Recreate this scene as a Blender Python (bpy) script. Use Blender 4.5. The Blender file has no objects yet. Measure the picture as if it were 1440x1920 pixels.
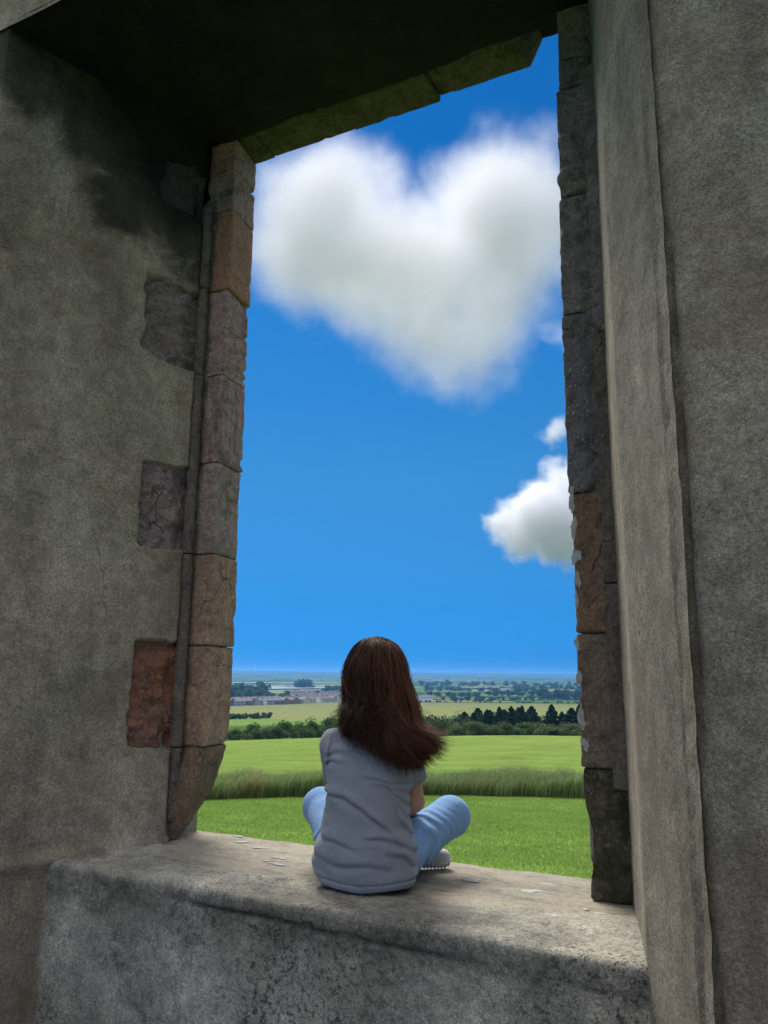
import bpy, math, random
import numpy as np
from mathutils import Matrix, Vector
sc = bpy.context.scene
rng = np.random.default_rng(7)
R = math.radians

# ---------------------------------------------------------------- camera
# eye of the photographer at the origin, x runs along the ruined wall, y out of the window, z up
F, PITCH, ROLL, YAW = 1480.0, R(11.5), R(0.6), R(27)
fh = np.array([-math.sin(YAW), math.cos(YAW), 0.]); rh = np.array([math.cos(YAW), math.sin(YAW), 0.]); uz = np.array([0, 0, 1.])
FW = fh*math.cos(PITCH)+uz*math.sin(PITCH); U0 = -fh*math.sin(PITCH)+uz*math.cos(PITCH)
RT = rh*math.cos(ROLL)+U0*math.sin(ROLL); UP = -rh*math.sin(ROLL)+U0*math.cos(ROLL)
cd = bpy.data.cameras.new('camera'); cam = bpy.data.objects.new('camera', cd); sc.collection.objects.link(cam)
cd.sensor_fit = 'VERTICAL'; cd.sensor_height = 36; cd.lens = F/1920*36
cd.clip_start = 0.05; cd.clip_end = 60000
cam.matrix_world = Matrix([[RT[i], UP[i], -FW[i], 0] for i in range(3)]+[[0, 0, 0, 1]])
sc.camera = cam

# ---------------------------------------------------------------- light
SUN_EL, SUN_AZ = 52.0, -45.0        # azimuth measured from the window's outward direction (+y), clockwise
CLOUD_W, CLOUD_T = 30.1, 0.46
w = bpy.data.worlds.new('World'); sc.world = w; w.use_nodes = True
nt = w.node_tree; nt.nodes.clear()
def wn(t, **k):
    n = nt.nodes.new(t)
    for a, b in k.items(): setattr(n, a, b)
    return n
out = wn('ShaderNodeOutputWorld'); bg = wn('ShaderNodeBackground')
sky = wn('ShaderNodeTexSky', sky_type='NISHITA', sun_disc=False, sun_elevation=R(SUN_EL), sun_rotation=R(SUN_AZ),
         altitude=50, air_density=1.0, dust_density=0.0, ozone_density=4.0)
hs = wn('ShaderNodeHueSaturation'); hs.inputs['Saturation'].default_value = 1.0; hs.inputs['Hue'].default_value = 0.5
# the deep even blue of this sky: the horizon is nearly as blue as the zenith
tc = wn('ShaderNodeTexCoord'); sx = wn('ShaderNodeSeparateXYZ'); ramp = wn('ShaderNodeValToRGB')
nt.links.new(tc.outputs['Generated'], sx.inputs[0]); nt.links.new(sx.outputs['Z'], ramp.inputs[0])
SKYR = [(0.0, (0.004, 0.067, 0.26)), (0.035, (0.006, 0.072, 0.22)), (0.08, (0.012, 0.085, 0.193)), (0.14, (0.024, 0.105, 0.186)), (0.24, (0.036, 0.135, 0.196)), (0.42, (0.028, 0.155, 0.235)), (0.58, (0.012, 0.137, 0.232)), (0.8, (0.012, 0.14, 0.25))]
while len(ramp.color_ramp.elements) < len(SKYR): ramp.color_ramp.elements.new(0.5)
for e, (p, c) in zip(ramp.color_ramp.elements, SKYR): e.position = p; e.color = (*c, 1)
mx = wn('ShaderNodeMixRGB', blend_type='MULTIPLY'); mx.inputs[0].default_value = 1
nt.links.new(sky.outputs[0], hs.inputs['Color']); nt.links.new(hs.outputs[0], mx.inputs[1]); nt.links.new(ramp.outputs[0], mx.inputs[2])
# cumulus added over the unseen sky, brightened to fill the walls with neutral light
dv = wn('ShaderNodeVectorMath', operation='MULTIPLY'); cz = wn('ShaderNodeMath', operation='ADD'); cz.inputs[1].default_value = 0.15
dd_ = wn('ShaderNodeVectorMath', operation='DIVIDE'); cn = wn('ShaderNodeTexNoise', noise_dimensions='4D')
cn.inputs["Scale"].default_value = 0.7; cn.inputs['Detail'].default_value = 7; cn.inputs['Roughness'].default_value = 0.5; cn.inputs['W'].default_value = CLOUD_W
nt.links.new(tc.outputs['Generated'], dd_.inputs[0]); nt.links.new(sx.outputs['Z'], cz.inputs[0]); nt.links.new(cz.outputs[0], dd_.inputs[1])
nt.links.new(dd_.outputs[0], cn.inputs['Vector'])
cr = wn('ShaderNodeValToRGB'); cr.color_ramp.elements[0].position = CLOUD_T; cr.color_ramp.elements[1].position = CLOUD_T+0.15
nt.links.new(cn.outputs[0], cr.inputs[0])
el = wn('ShaderNodeValToRGB'); el.color_ramp.elements[0].position = 0.26; el.color_ramp.elements[1].position = 0.40
nt.links.new(sx.outputs['Z'], el.inputs[0]); cmul = wn('ShaderNodeMath', operation='MULTIPLY')
nt.links.new(cr.outputs[0], cmul.inputs[0]); nt.links.new(el.outputs[0], cmul.inputs[1])
cm = wn('ShaderNodeMixRGB'); nt.links.new(cmul.outputs[0], cm.inputs[0]); nt.links.new(mx.outputs[0], cm.inputs[1]); cm.inputs[2].default_value = (4.1, 3.95, 3.8, 1)
nt.links.new(cm.outputs[0], bg.inputs['Color']); bg.inputs['Strength'].default_value = 0.12
nt.links.new(bg.outputs[0], out.inputs['Surface'])
sd = bpy.data.lights.new('sun', 'SUN'); sun = bpy.data.objects.new('sun', sd); sc.collection.objects.link(sun)
sd.energy = 1.5; sd.angle = R(30); sd.color = (1.0, 0.93, 0.82)
sdir = Vector((math.sin(R(SUN_AZ))*math.cos(R(SUN_EL)), math.cos(R(SUN_AZ))*math.cos(R(SUN_EL)), math.sin(R(SUN_EL))))
sun.rotation_euler = sdir.to_track_quat('Z', 'Y').to_euler(); sun.location = (0, 0, 30)
sc.view_settings.view_transform = 'Standard'; sc.view_settings.look = 'None'; sc.view_settings.gamma = 1
sc.view_settings.use_curve_mapping = False; sc.view_settings.exposure = 1.9
cy = sc.cycles
cy.use_denoising = True; cy.max_bounces = 12; cy.diffuse_bounces = 4; cy.volume_bounces = 12; cy.transparent_max_bounces = 8
cy.volume_step_rate = 1.0; cy.volume_max_steps = 256; cy.sample_clamp_indirect = 6

# ---------------------------------------------------------------- helpers
def tag(o, label=None, cat=None, group=None, kind=None):
    if label: o['label'] = label
    if cat: o['category'] = cat
    if group: o['group'] = group
    if kind: o['kind'] = kind
    return o
def mdata(name, V, Fc, mats, smooth=True, idx=None):
    me = bpy.data.meshes.new(name)
    V = np.asarray(V, np.float32).reshape(-1, 3)
    if isinstance(Fc, np.ndarray):
        n, k = Fc.shape
        me.vertices.add(len(V)); me.vertices.foreach_set('co', V.ravel())
        me.loops.add(n*k); me.loops.foreach_set('vertex_index', Fc.astype(np.int32).ravel())
        me.polygons.add(n); me.polygons.foreach_set('loop_start', np.arange(0, n*k, k, dtype=np.int32))
        me.update(calc_edges=True); me.validate()
    else:
        me.from_pydata(V.tolist(), [], Fc); me.update()
    for m in (mats if isinstance(mats, (list, tuple)) else [mats]): me.materials.append(m)
    if idx is not None: me.polygons.foreach_set('material_index', np.asarray(idx, np.int32))
    me.polygons.foreach_set('use_smooth', [smooth]*len(me.polygons))
    return me
def link(name, me, parent=None, loc=None):
    o = bpy.data.objects.new(name, me); sc.collection.objects.link(o)
    if loc is not None: o.location = loc
    if parent is not None:
        o.parent = parent
        if loc is None:     # world-built mesh: keep it where it was built
            o.matrix_parent_inverse = wm(parent).inverted()
    return o
def wm(o):
    m = Matrix.Translation(o.location) @ o.rotation_euler.to_matrix().to_4x4() @ Matrix.Diagonal((*o.scale, 1))
    if o.parent: m = wm(o.parent) @ o.matrix_parent_inverse @ m
    return m
def empty(name, loc, rz=0):
    o = bpy.data.objects.new(name, None); sc.collection.objects.link(o); o.location = loc; o.rotation_euler = (0, 0, rz)
    o.empty_display_size = 0.1
    return o
def color_attr(me, C, name='Col'):
    a = me.color_attributes.new(name, 'FLOAT_COLOR', 'POINT')
    C = np.concatenate([np.asarray(C, np.float32), np.ones((len(C), 1), np.float32)], 1)
    a.data.foreach_set('color', C.ravel())
# value noise
_perm = np.random.default_rng(3).random(65536).astype(np.float32)
def vnoise(P, s=1.0, seed=0):
    P = np.asarray(P, float)*s + seed*17.31
    i = np.floor(P).astype(np.int64); f = P-i; f = f*f*(3-2*f)
    def h(a, b, c): return _perm[(a*73856093 ^ b*19349663 ^ c*83492791) & 65535]
    x, y, z = i[..., 0], i[..., 1], i[..., 2]; r = 0
    for dx in (0, 1):
        wx = f[..., 0] if dx else 1-f[..., 0]
        for dy in (0, 1):
            wy = f[..., 1] if dy else 1-f[..., 1]
            for dz in (0, 1):
                wz = f[..., 2] if dz else 1-f[..., 2]
                r = r+wx*wy*wz*h(x+dx, y+dy, z+dz)
    return r*2-1
def fbm(P, s=1.0, o=4, seed=0, g=0.5):
    r = 0; a = 1; t = 0
    for k in range(o):
        r = r+a*vnoise(P, s*2**k, seed+k*3); t += a; a *= g
    return r/t
def sstep(a, b, x):
    t = np.clip((x-a)/(b-a), 0, 1); return t*t*(3-2*t)
def gridfaces(nu, nv, wrap=False):
    a = np.arange(nu*nv).reshape(nu, nv)
    if wrap: a = np.concatenate([a, a[:1]], 0)
    return np.stack([a[:-1, :-1].ravel(), a[1:, :-1].ravel(), a[1:, 1:].ravel(), a[:-1, 1:].ravel()], 1)
def at(x, y, **k):
    """the point of the world seen at that place of the photograph, on a plane X=, Y= or Z= or at ground distance r="""
    d = FW*F+RT*(x-720)-UP*(y-960)
    if 'X' in k: return d*k['X']/d[0]
    if 'Y' in k: return d*k['Y']/d[1]
    if 'Z' in k: return d*k['Z']/d[2]
    return d*k['r']/math.hypot(d[0], d[1])

# ---------------------------------------------------------------- node materials
class N:
    def __init__(s, name):
        s.m = bpy.data.materials.new(name); s.m.use_nodes = True; s.t = s.m.node_tree; s.t.nodes.clear()
        s.o = s.n('ShaderNodeOutputMaterial'); s.b = s.n('ShaderNodeBsdfPrincipled'); s.l(s.b.outputs[0], s.o.inputs['Surface'])
        s.b.inputs['Roughness'].default_value = 0.9; s.b.inputs['Specular IOR Level'].default_value = 0.25
        s.c = s.n('ShaderNodeTexCoord').outputs['Object']
    def n(s, t, **k):
        x = s.t.nodes.new(t)
        for a, b in k.items(): setattr(x, a, b)
        return x
    def l(s, a, b): s.t.links.new(a, b)
    def sc(s, v):
        m = s.n('ShaderNodeMapping'); s.l(s.c, m.inputs[0]); m.inputs['Scale'].default_value = v; return m.outputs[0]
    def noise(s, scale, detail=4, rough=0.5, dist=0, vec=None):
        x = s.n('ShaderNodeTexNoise'); s.l(vec or s.c, x.inputs['Vector'])
        x.inputs['Scale'].default_value = scale; x.inputs['Detail'].default_value = detail
        x.inputs['Roughness'].default_value = rough; x.inputs['Distortion'].default_value = dist
        return x.outputs[0]
    def vor(s, scale, feat='F1', vec=None, out='Distance'):
        x = s.n('ShaderNodeTexVoronoi', feature=feat); s.l(vec or s.c, x.inputs['Vector']); x.inputs['Scale'].default_value = scale
        return x.outputs[out]
    def ramp(s, f, stops):
        x = s.n('ShaderNodeValToRGB'); s.l(f, x.inputs[0]); e = x.color_ramp.elements
        while len(e) < len(stops): e.new(0.5)
        for q, (p, c) in zip(e, stops):
            q.position = p; q.color = (*c, 1) if isinstance(c, tuple) else (c, c, c, 1)
        return x.outputs[0]
    def mix(s, f, a, b, mode='MIX'):
        x = s.n('ShaderNodeMixRGB', blend_type=mode)
        for i, v in enumerate((f, a, b)):
            if hasattr(v, 'is_linked'): s.l(v, x.inputs[i])
            elif isinstance(v, tuple): x.inputs[i].default_value = (*v, 1)
            else: x.inputs[i].default_value = v if i == 0 else (v, v, v, 1)
        return x.outputs[0]
    def math(s, op, a, b=0, c=0):
        x = s.n('ShaderNodeMath', operation=op)
        for i, v in enumerate((a, b, c)):
            if hasattr(v, 'is_linked'): s.l(v, x.inputs[i])
            else: x.inputs[i].default_value = v
        return x.outputs[0]
    def xyz(s):
        x = s.n('ShaderNodeSeparateXYZ'); s.l(s.c, x.inputs[0]); return x.outputs
    def attr(s, name='Col'):
        return s.n('ShaderNodeAttribute', attribute_name=name).outputs['Color']
    def col(s, c): s.l(c, s.b.inputs['Base Color']) if hasattr(c, 'is_linked') else setattr(s.b.inputs['Base Color'], 'default_value', (*c, 1)); return s
    def bump(s, h, strength=0.5, dist=0.01):
        x = s.n('ShaderNodeBump'); x.inputs['Strength'].default_value = strength; x.inputs['Distance'].default_value = dist
        s.l(h, x.inputs['Height'])
        if s.b.inputs['Normal'].is_linked: s.l(s.b.inputs['Normal'].links[0].from_socket, x.inputs['Normal'])
        s.l(x.outputs[0], s.b.inputs['Normal']); return s
def simple(name, c, rough=0.85, var=0.25, scale=5, spec=0.25):
    m = N(name); n = m.noise(scale, 4)
    m.col(m.mix(1.0, c, m.ramp(n, [(0.25, 1-var), (0.75, 1+var)]), 'MULTIPLY'))
    m.b.inputs['Roughness'].default_value = rough; m.b.inputs['Specular IOR Level'].default_value = spec
    return m.m

def plaster(name, base, warm, dark, rust=(0.20, 0.14, 0.085), soot_shade=False, streak=False, moss=False):
    m = N(name)
    big = m.noise(1.3, 5, 0.6, 0.4); mid = m.noise(5, 5, 0.65)
    c = m.mix(m.ramp(big, [(0.38, 0.0), (0.62, 1.0)]), base, warm)
    c = m.mix(m.ramp(mid, [(0.42, 0.0), (0.72, 0.75)]), c, dark)
    if streak:
        st = m.noise(1, 5, 0.6, 0.5, m.sc((6, 6, 1.3)))
        c = m.mix(1.0, c, m.ramp(st, [(0.3, 0.86), (0.7, 1.12)]), 'MULTIPLY')
    g = m.noise(230, 3, 0.8); g2 = m.noise(95, 4, 0.8)
    c = m.mix(1.0, c, m.ramp(g, [(0.3, 0.55), (0.5, 1.0), (0.7, 1.48)]), 'MULTIPLY')
    c = m.mix(1.0, c, m.ramp(g2, [(0.33, 0.64), (0.5, 1.0), (0.66, 1.3)]), 'MULTIPLY')
    c = m.mix(1.0, c, m.ramp(m.noise(0.9, 6, 0.62, 0.7), [(0.36, 0.76), (0.5, 1.0), (0.64, 1.18)]), 'MULTIPLY')
    c = m.mix(1.0, c, m.ramp(m.noise(1, 5, 0.6, 0.4, m.sc((3.5, 3.5, 0.8))), [(0.36, 0.74), (0.5, 1.0), (0.66, 1.22)]), 'MULTIPLY')
    c = m.mix(1.0, c, m.ramp(m.noise(14, 5, 0.7, 0.3), [(0.36, 0.78), (0.64, 1.18)]), 'MULTIPLY')
    ck = m.vor(1.1, 'DISTANCE_TO_EDGE', m.mix(0.12, m.c, m.noise(4, 6, 0.7)))
    c = m.mix(m.math('MULTIPLY', m.ramp(ck, [(0.0, 0.4), (0.003, 0.0)]), m.ramp(m.noise(1.5, 3), [(0.5, 0.0), (0.58, 1.0)])), c, (0.03, 0.03, 0.025))
    c = m.mix(m.ramp(m.noise(1.9, 5, 0.6, 0.3), [(0.5, 0.0), (0.68, 0.45)]), c, rust)
    pits = m.noise(75, 4, 0.8, 0.5); c = m.mix(m.math('MULTIPLY', m.ramp(pits, [(0.60, 0.0), (0.66, 0.9)]), m.ramp(m.noise(3, 3), [(0.5, 0.0), (0.62, 0.8)])), c, (0.02, 0.022, 0.018))
    if moss:   # black algae that grows under the coping and in patches on the face
        z = m.xyz()['Z']
        band = m.math('ADD', m.math('MULTIPLY', m.math('ADD', z, 0.86), 5.5), m.math('MULTIPLY', m.math('SUBTRACT', m.noise(3.2, 6, 0.7), 0.5), 2.6))
        f = m.ramp(band, [(0.0, 0.0), (0.5, 0.68), (1.0, 0.35)])
        f = m.math('MULTIPLY', f, m.ramp(m.noise(28, 5, 0.8), [(0.33, 0.15), (0.6, 1.0)]))
        top = m.ramp(m.math('ADD', z, 0.725), [(0.0, 1.0), (0.022, 0.1)])
        c = m.mix(m.math('MULTIPLY', f, top), c, (0.016, 0.019, 0.016))
        c = m.mix(m.math('MULTIPLY', m.ramp(m.noise(48, 4, 0.8), [(0.52, 0.0), (0.6, 0.85)]), m.ramp(m.noise(1.7, 5, 0.7), [(0.44, 0.0), (0.6, 0.95)])), c, (0.03, 0.034, 0.028))
        f2 = m.math('MULTIPLY', m.ramp(m.noise(2.1, 5, 0.7), [(0.5, 0.0), (0.68, 0.7)]), m.ramp(m.noise(35, 4, 0.8), [(0.4, 0.0), (0.6, 1.0)]))
        c = m.mix(f2, c, (0.02, 0.023, 0.017))
    if soot_shade:   # ragged sooty stain with shade painted into it, up where wall and soffit meet
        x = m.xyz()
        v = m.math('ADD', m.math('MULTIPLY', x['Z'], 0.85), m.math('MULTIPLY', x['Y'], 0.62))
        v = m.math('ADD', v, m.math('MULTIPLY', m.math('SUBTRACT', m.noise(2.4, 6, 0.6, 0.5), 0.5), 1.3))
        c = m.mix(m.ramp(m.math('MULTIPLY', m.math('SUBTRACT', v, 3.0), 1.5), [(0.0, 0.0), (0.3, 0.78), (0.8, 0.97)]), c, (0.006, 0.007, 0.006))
    m.col(c); m.bump(m.noise(120, 4, 0.85), 1.0, 0.012); m.bump(m.noise(32, 4, 0.6), 0.6, 0.012)
    return m.m
M_wall = plaster('rendered_wall', (0.405, 0.36, 0.28), (0.435, 0.36, 0.265), (0.31, 0.265, 0.20), soot_shade=True)
M_wallR = plaster('rough_render', (0.32, 0.288, 0.228), (0.30, 0.27, 0.22), (0.215, 0.193, 0.153))
M_band = plaster('smooth_render', (0.365, 0.32, 0.245), (0.335, 0.295, 0.235), (0.28, 0.25, 0.195), rust=(.28, .22, .15), streak=True)
M_para = plaster('parapet_render', (0.53, 0.515, 0.45), (0.51, 0.48, 0.40), (0.36, 0.35, 0.305), rust=(.16,.15,.12), moss=True)
def stone(name, a, b, dark, lich=0.0, streak=False, green=0.0):
    m = N(name)
    c = m.mix(m.ramp(m.noise(6, 5, 0.6, 0.6), [(0.35, 0.0), (0.65, 1.0)]), a, b)
    c = m.mix(m.ramp(m.noise(17, 5, 0.7), [(0.45, 0.0), (0.7, 0.75)]), c, dark)
    if streak: c = m.mix(1.0, c, m.ramp(m.noise(1, 4, 0.6, 0.3, m.sc((60, 60, 3))), [(0.35, 0.65), (0.65, 1.2)]), 'MULTIPLY')
    if green: c = m.mix(m.ramp(m.noise(9, 5, 0.7), [(0.45, 0.0), (0.62, green)]), c, (0.035, 0.045, 0.015))
    c = m.mix(1.0, c, m.ramp(m.noise(150, 3, 0.7), [(0.3, 0.7), (0.7, 1.25)]), 'MULTIPLY')
    if lich:
        f = m.math('MULTIPLY', m.ramp(m.vor(62, vec=None), [(0.2, 1.0), (0.3, 0.0)]), m.ramp(m.noise(5, 4, 0.6), [(0.44, 0.0), (0.54, lich)]))
        c = m.mix(f, c, (0.42, 0.43, 0.42))
    ck = m.vor(7, 'DISTANCE_TO_EDGE', m.mix(0.06, m.c, m.noise(9, 4)))
    ckm = m.math('MULTIPLY', m.ramp(ck, [(0.0, 1.0), (0.018, 0.0)]), m.ramp(m.noise(4, 3), [(0.55, 0.0), (0.6, 1.0)]))
    c = m.mix(ckm, c, (0.02, 0.018, 0.016)); c = m.mix(1.0, c, m.ramp(m.noise(60, 4, 0.8), [(0.3, 0.6), (0.7, 1.35)]), 'MULTIPLY')
    m.col(c); m.bump(m.noise(90, 4, 0.8), 1.0, 0.012); m.bump(m.noise(20, 6, 0.7), 1.0, 0.03)
    return m.m
S_purple = stone('purple_sandstone', (0.585, 0.378, 0.342), (0.507, 0.360, 0.330), (0.247, 0.180, 0.168))
S_orange = stone('orange_sandstone', (0.600, 0.314, 0.194), (0.528, 0.303, 0.210), (0.360, 0.220, 0.158))
S_tan = stone('tan_sandstone', (0.563, 0.385, 0.270), (0.474, 0.316, 0.237), (0.256, 0.172, 0.127))
S_striat = stone('ribbed_sandstone', (0.559, 0.378, 0.360), (0.468, 0.342, 0.324), (0.195, 0.144, 0.138), streak=True)
S_grey = stone('grey_sandstone', (0.520, 0.396, 0.348), (0.429, 0.324, 0.283), (0.195, 0.144, 0.130))
S_red = stone('red_stone', (0.446, 0.169, 0.101), (0.338, 0.189, 0.135), (0.121, 0.088, 0.074), lich=0.3)
S_rubble = stone('purple_rubble_stone', (0.46, 0.35, 0.33), (0.36, 0.285, 0.275), (0.15, 0.125, 0.12))
S_dark = stone('weathered_dark_stone', (0.322, 0.302, 0.281), (0.241, 0.230, 0.215), (0.092, 0.087, 0.080))
S_darkL = stone('lichened_dark_stone', (0.25, 0.24, 0.24), (0.20, 0.19, 0.19), (0.08, 0.08, 0.08), lich=0.9)
S_brown = stone('brown_stone', (0.325, 0.240, 0.178), (0.250, 0.198, 0.155), (0.112, 0.090, 0.071), green=0.0)
S_brownO = stone('brown_orange_stone', (0.362, 0.230, 0.143), (0.263, 0.190, 0.138), (0.112, 0.086, 0.066))
S_base = stone('mossy_stone', (0.210, 0.168, 0.119), (0.140, 0.133, 0.098), (0.063, 0.056, 0.042), green=0.85, lich=0.4)
S_lintel = stone('algae_green_lintel_stone', (0.17, 0.155, 0.10), (0.12, 0.122, 0.075), (0.06, 0.062, 0.042), green=0.6)
S_trim = stone('moulding_stone', (0.256, 0.216, 0.172), (0.187, 0.159, 0.131), (0.090, 0.079, 0.066))
def slabmat():
    m = N('sill_slab_stone')
    c = m.mix(m.ramp(m.noise(2.2, 5, 0.6, 0.8), [(0.35, 0.0), (0.65, 1.0)]), (0.30, 0.265, 0.205), (0.265, 0.25, 0.205))
    c = m.mix(m.ramp(m.noise(1, 5, 0.7, 0.5, m.sc((5, 14, 5))), [(0.48, 0.0), (0.72, 0.8)]), c, (0.12, 0.105, 0.085))
    c = m.mix(m.ramp(m.noise(1, 6, 0.75, 0.8, m.sc((8, 30, 8))), [(0.58, 0.0), (0.68, 0.85)]), c, (0.07, 0.062, 0.055))
    c = m.mix(1.0, c, m.ramp(m.noise(140, 4, 0.75), [(0.3, 0.7), (0.7, 1.25)]), 'MULTIPLY')
    c = m.mix(1.0, c, m.ramp(m.noise(30, 4, 0.75), [(0.3, 0.8), (0.7, 1.15)]), 'MULTIPLY')
    m.col(c); m.bump(m.noise(60, 5, 0.75), 0.5, 0.006); return m.m
M_slab = slabmat()
M_lichen = simple('pale_lichen', (0.33, 0.345, 0.33), var=0.25, scale=60)

# ---------------------------------------------------------------- the ruin
ruin = tag(empty('ruined_building', (-1.5, 2.4, -1.45)), 'ruined stone building with grey rendered walls framing a tall glassless window opening', 'ruin')
def part(name, V, Fc, mat, parent=ruin, label=None, smooth=True):
    o = link(name, mdata(name, V, Fc, mat, smooth), parent)
    if label: o['label'] = label
    return o

def wallstrip(pts, z0, z1, ds, dz, disp, close=None):
    """vertical surface over a plan polyline, displaced along its plan normal; close: more plan points that finish the solid coarsely"""
    pts = np.array(pts, float); P = []; S = []; s = 0
    for a, b in zip(pts[:-1], pts[1:]):
        L = np.linalg.norm(b-a); n = max(1, int(L/ds)); t = np.arange(n)/n
        P.append(a+(b-a)*t[:, None]); S.append(s+L*t); s += L
    P.append(pts[-1:]); S.append([s]); P = np.concatenate(P); S = np.concatenate(S)
    T = np.gradient(P, axis=0); Nn = np.stack([T[:, 1], -T[:, 0]], 1); Nn /= np.linalg.norm(Nn, axis=1)[:, None]
    for _ in range(2): Nn[1:-1] = (Nn[:-2]+Nn[1:-1]+Nn[2:])/3
    Nn /= np.linalg.norm(Nn, axis=1)[:, None]
    zz = np.linspace(z0, z1, max(2, int((z1-z0)/dz)))
    X = np.repeat(P[:, None, :], len(zz), 1); Zg = np.repeat(zz[None, :], len(P), 0)
    Q = np.concatenate([X, Zg[..., None]], 2)
    d = disp(Q, S[:, None]+0*Zg)
    Q[..., :2] += Nn[:, None, :]*d[..., None]
    V = Q.reshape(-1, 3); Fc = gridfaces(len(P), len(zz))
    return V, Fc
def quadbox(pl, z0, z1):
    """closing faces for a wall body: a plan polyline extruded, no ends"""
    V = []; Fc = []
    for i, p in enumerate(pl): V += [(p[0], p[1], z0), (p[0], p[1], z1)]
    for i in range(len(pl)-1): Fc.append((2*i, 2*i+2, 2*i+3, 2*i+1))
    return V, Fc
def merge(*vf):
    V = []; Fc = []; o = 0
    for v, f in vf:
        v = np.asarray(v, float).reshape(-1, 3); V.append(v); f = np.asarray(f)+o
        Fc.append(f); o += len(v)
    return np.concatenate(V), np.concatenate(Fc)

# places where the render has fallen off the left wall and a quoin stone shows (plan distance s from the jamb, z)
A0 = np.array([-2.385, 2.70]); dL = np.array([-0.322, -0.947]); dL /= np.linalg.norm(dL)
def wl(s): return A0+dL*s
PATCH = [   # (s to the left edge, z corners)
    [(0.0, 2.13), (0.20, 2.17), (0.215, 2.25), (0.19, 2.40), (0.0, 2.42)],
    [(0.0, 1.36), (0.10, 1.375), (0.20, 1.40), (0.255, 1.42), (0.24, 1.52), (0.245, 1.62), (0.25, 1.77), (0.1, 1.755), (0.0, 1.74)],
    [(0.0, 0.525), (0.205, 0.53), (0.207, 0.70), (0.205, 0.892), (0.0, 0.903)],
    [(0.0, -0.33), (0.16, -0.318), (0.18, -0.30), (0.19, -0.26), (0.18, -0.1), (0.178, 0.12), (0.0, 0.12)]]
def inpoly(s, z, poly):
    """signed distance to polygon, negative inside"""
    d = np.full(s.shape, 9.0); ins = np.zeros(s.shape, bool); n = len(poly)
    for i in range(n):
        a = np.array(poly[i]); b = np.array(poly[(i+1) % n]); e = b-a
        t = np.clip(((s-a[0])*e[0]+(z-a[1])*e[1])/(e@e), 0, 1)
        d = np.minimum(d, np.hypot(s-a[0]-t*e[0], z-a[1]-t*e[1]))
        c = ((a[1] > z) != (b[1] > z)) & (s < (b[0]-a[0])*(z-a[1])/(b[1]-a[1]+1e-12)+a[0]); ins ^= c
    return np.where(ins, -d, d)
def dispL(Q, S):
    d = 0.010*fbm(Q, 1.6, 4, 1)+0.0035*fbm(Q, 14, 3, 5)+0.0016*vnoise(Q, 60, 9)
    s = S-0.14
    for i, p in enumerate(PATCH):
        p = [(-0.2 if q[0] == 0 else q[0], q[1]) for q in p]
        dd = inpoly(s+0.009*vnoise(Q, 22, 20+i)+0.016*fbm(Q, 7, 3, 25+i), Q[..., 2]+0.008*vnoise(Q, 25, 30+i)+0.012*fbm(Q, 8, 3, 35+i), p)
        d = d-0.045*sstep(0.004, -0.004, dd)+0.004*np.exp(-((dd-0.012)/0.01)**2)
    zb = Q[..., 2]+0.70                      # rough fillet where the wall meets the parapet top
    d = d+0.022*np.exp(-(zb/0.03)**2)*sstep(0.6, 0.1, np.abs(S-0.45))
    cr = Q[..., 2]-(0.60+0.16*(S-0.35)+0.01*vnoise(Q, 9, 3))   # hairline repair seam
    d = d-0.003*np.exp(-(cr/0.004)**2)*(S > 0.36)
    return -d
ptsL = [(-2.44, 2.82), tuple(A0), tuple(wl(0.95)), (-2.76, 1.80), (-3.4, 1.78)]
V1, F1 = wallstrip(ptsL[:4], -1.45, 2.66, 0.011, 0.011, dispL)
part('rendered_wall', V1, F1[:, ::-1], M_wall, label='dark grey rendered side of the window opening, sooty and painted shadowy at the top, with quoin stones showing')
V, Fc = quadbox([(-2.755, 1.802), (-6.2, 1.80), (-6.2, 2.97), (-2.44, 2.97), (-2.44, 2.80)], -1.45, 4.6)
part('wall_core', V, Fc, M_wall)
# exposed quoin stones in the patches
def quoin(poly, mat, seed, rough, style, label):
    ss = np.linspace(-0.03, max(p[0] for p in poly)+0.02, 44); zz = np.linspace(min(p[1] for p in poly)-0.02, max(p[1] for p in poly)+0.02, 70)
    Sg, Zg = np.meshgrid(ss, zz, indexing='ij')
    Q = np.zeros(Sg.shape+(3,)); Q[..., :2] = A0+dL*Sg[..., None]; Q[..., 2] = Zg
    nrm = np.array([-dL[1], dL[0]]);  nrm = nrm if nrm[0] > 0 else -nrm
    if style == 'layer':     # slanting bedding layers
        tt = Zg+0.45*Sg+0.012*vnoise(Q, 12, seed); d = 0.020*((tt*13) % 1)**1.5+0.018*fbm(Q*np.array([1, 1, 3]), 8, 4, seed)
    else:
        d = 1.7*rough*fbm(Q, 13, 4, seed)+0.012*np.abs(vnoise(Q, 24, seed+2))
    d = d-0.026-0.02*sstep(0.06, 0.0, Sg)
    Q[..., :2] += nrm*d[..., None]
    part('quoin_stone', Q.reshape(-1, 3), gridfaces(len(ss), len(zz)), mat, label=label)
S_soot = stone('sooty_stone', (0.13, 0.115, 0.11), (0.09, 0.082, 0.078), (0.03, 0.028, 0.027))
quoin(PATCH[0], S_soot, 3, 0.016, 'lump', 'sooty dark stone under broken render, topmost')
quoin(PATCH[1], S_rubble, 5, 0.012, 'layer', 'purple stone with slanting flaked layers')
quoin(PATCH[2], S_rubble, 7, 0.024, 'lump', 'rectangular purplish lumpy stone')
quoin(PATCH[3], S_red, 9, 0.020, 'lump', 'red-orange crumbling stone, lowest of the bare patches')

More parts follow.
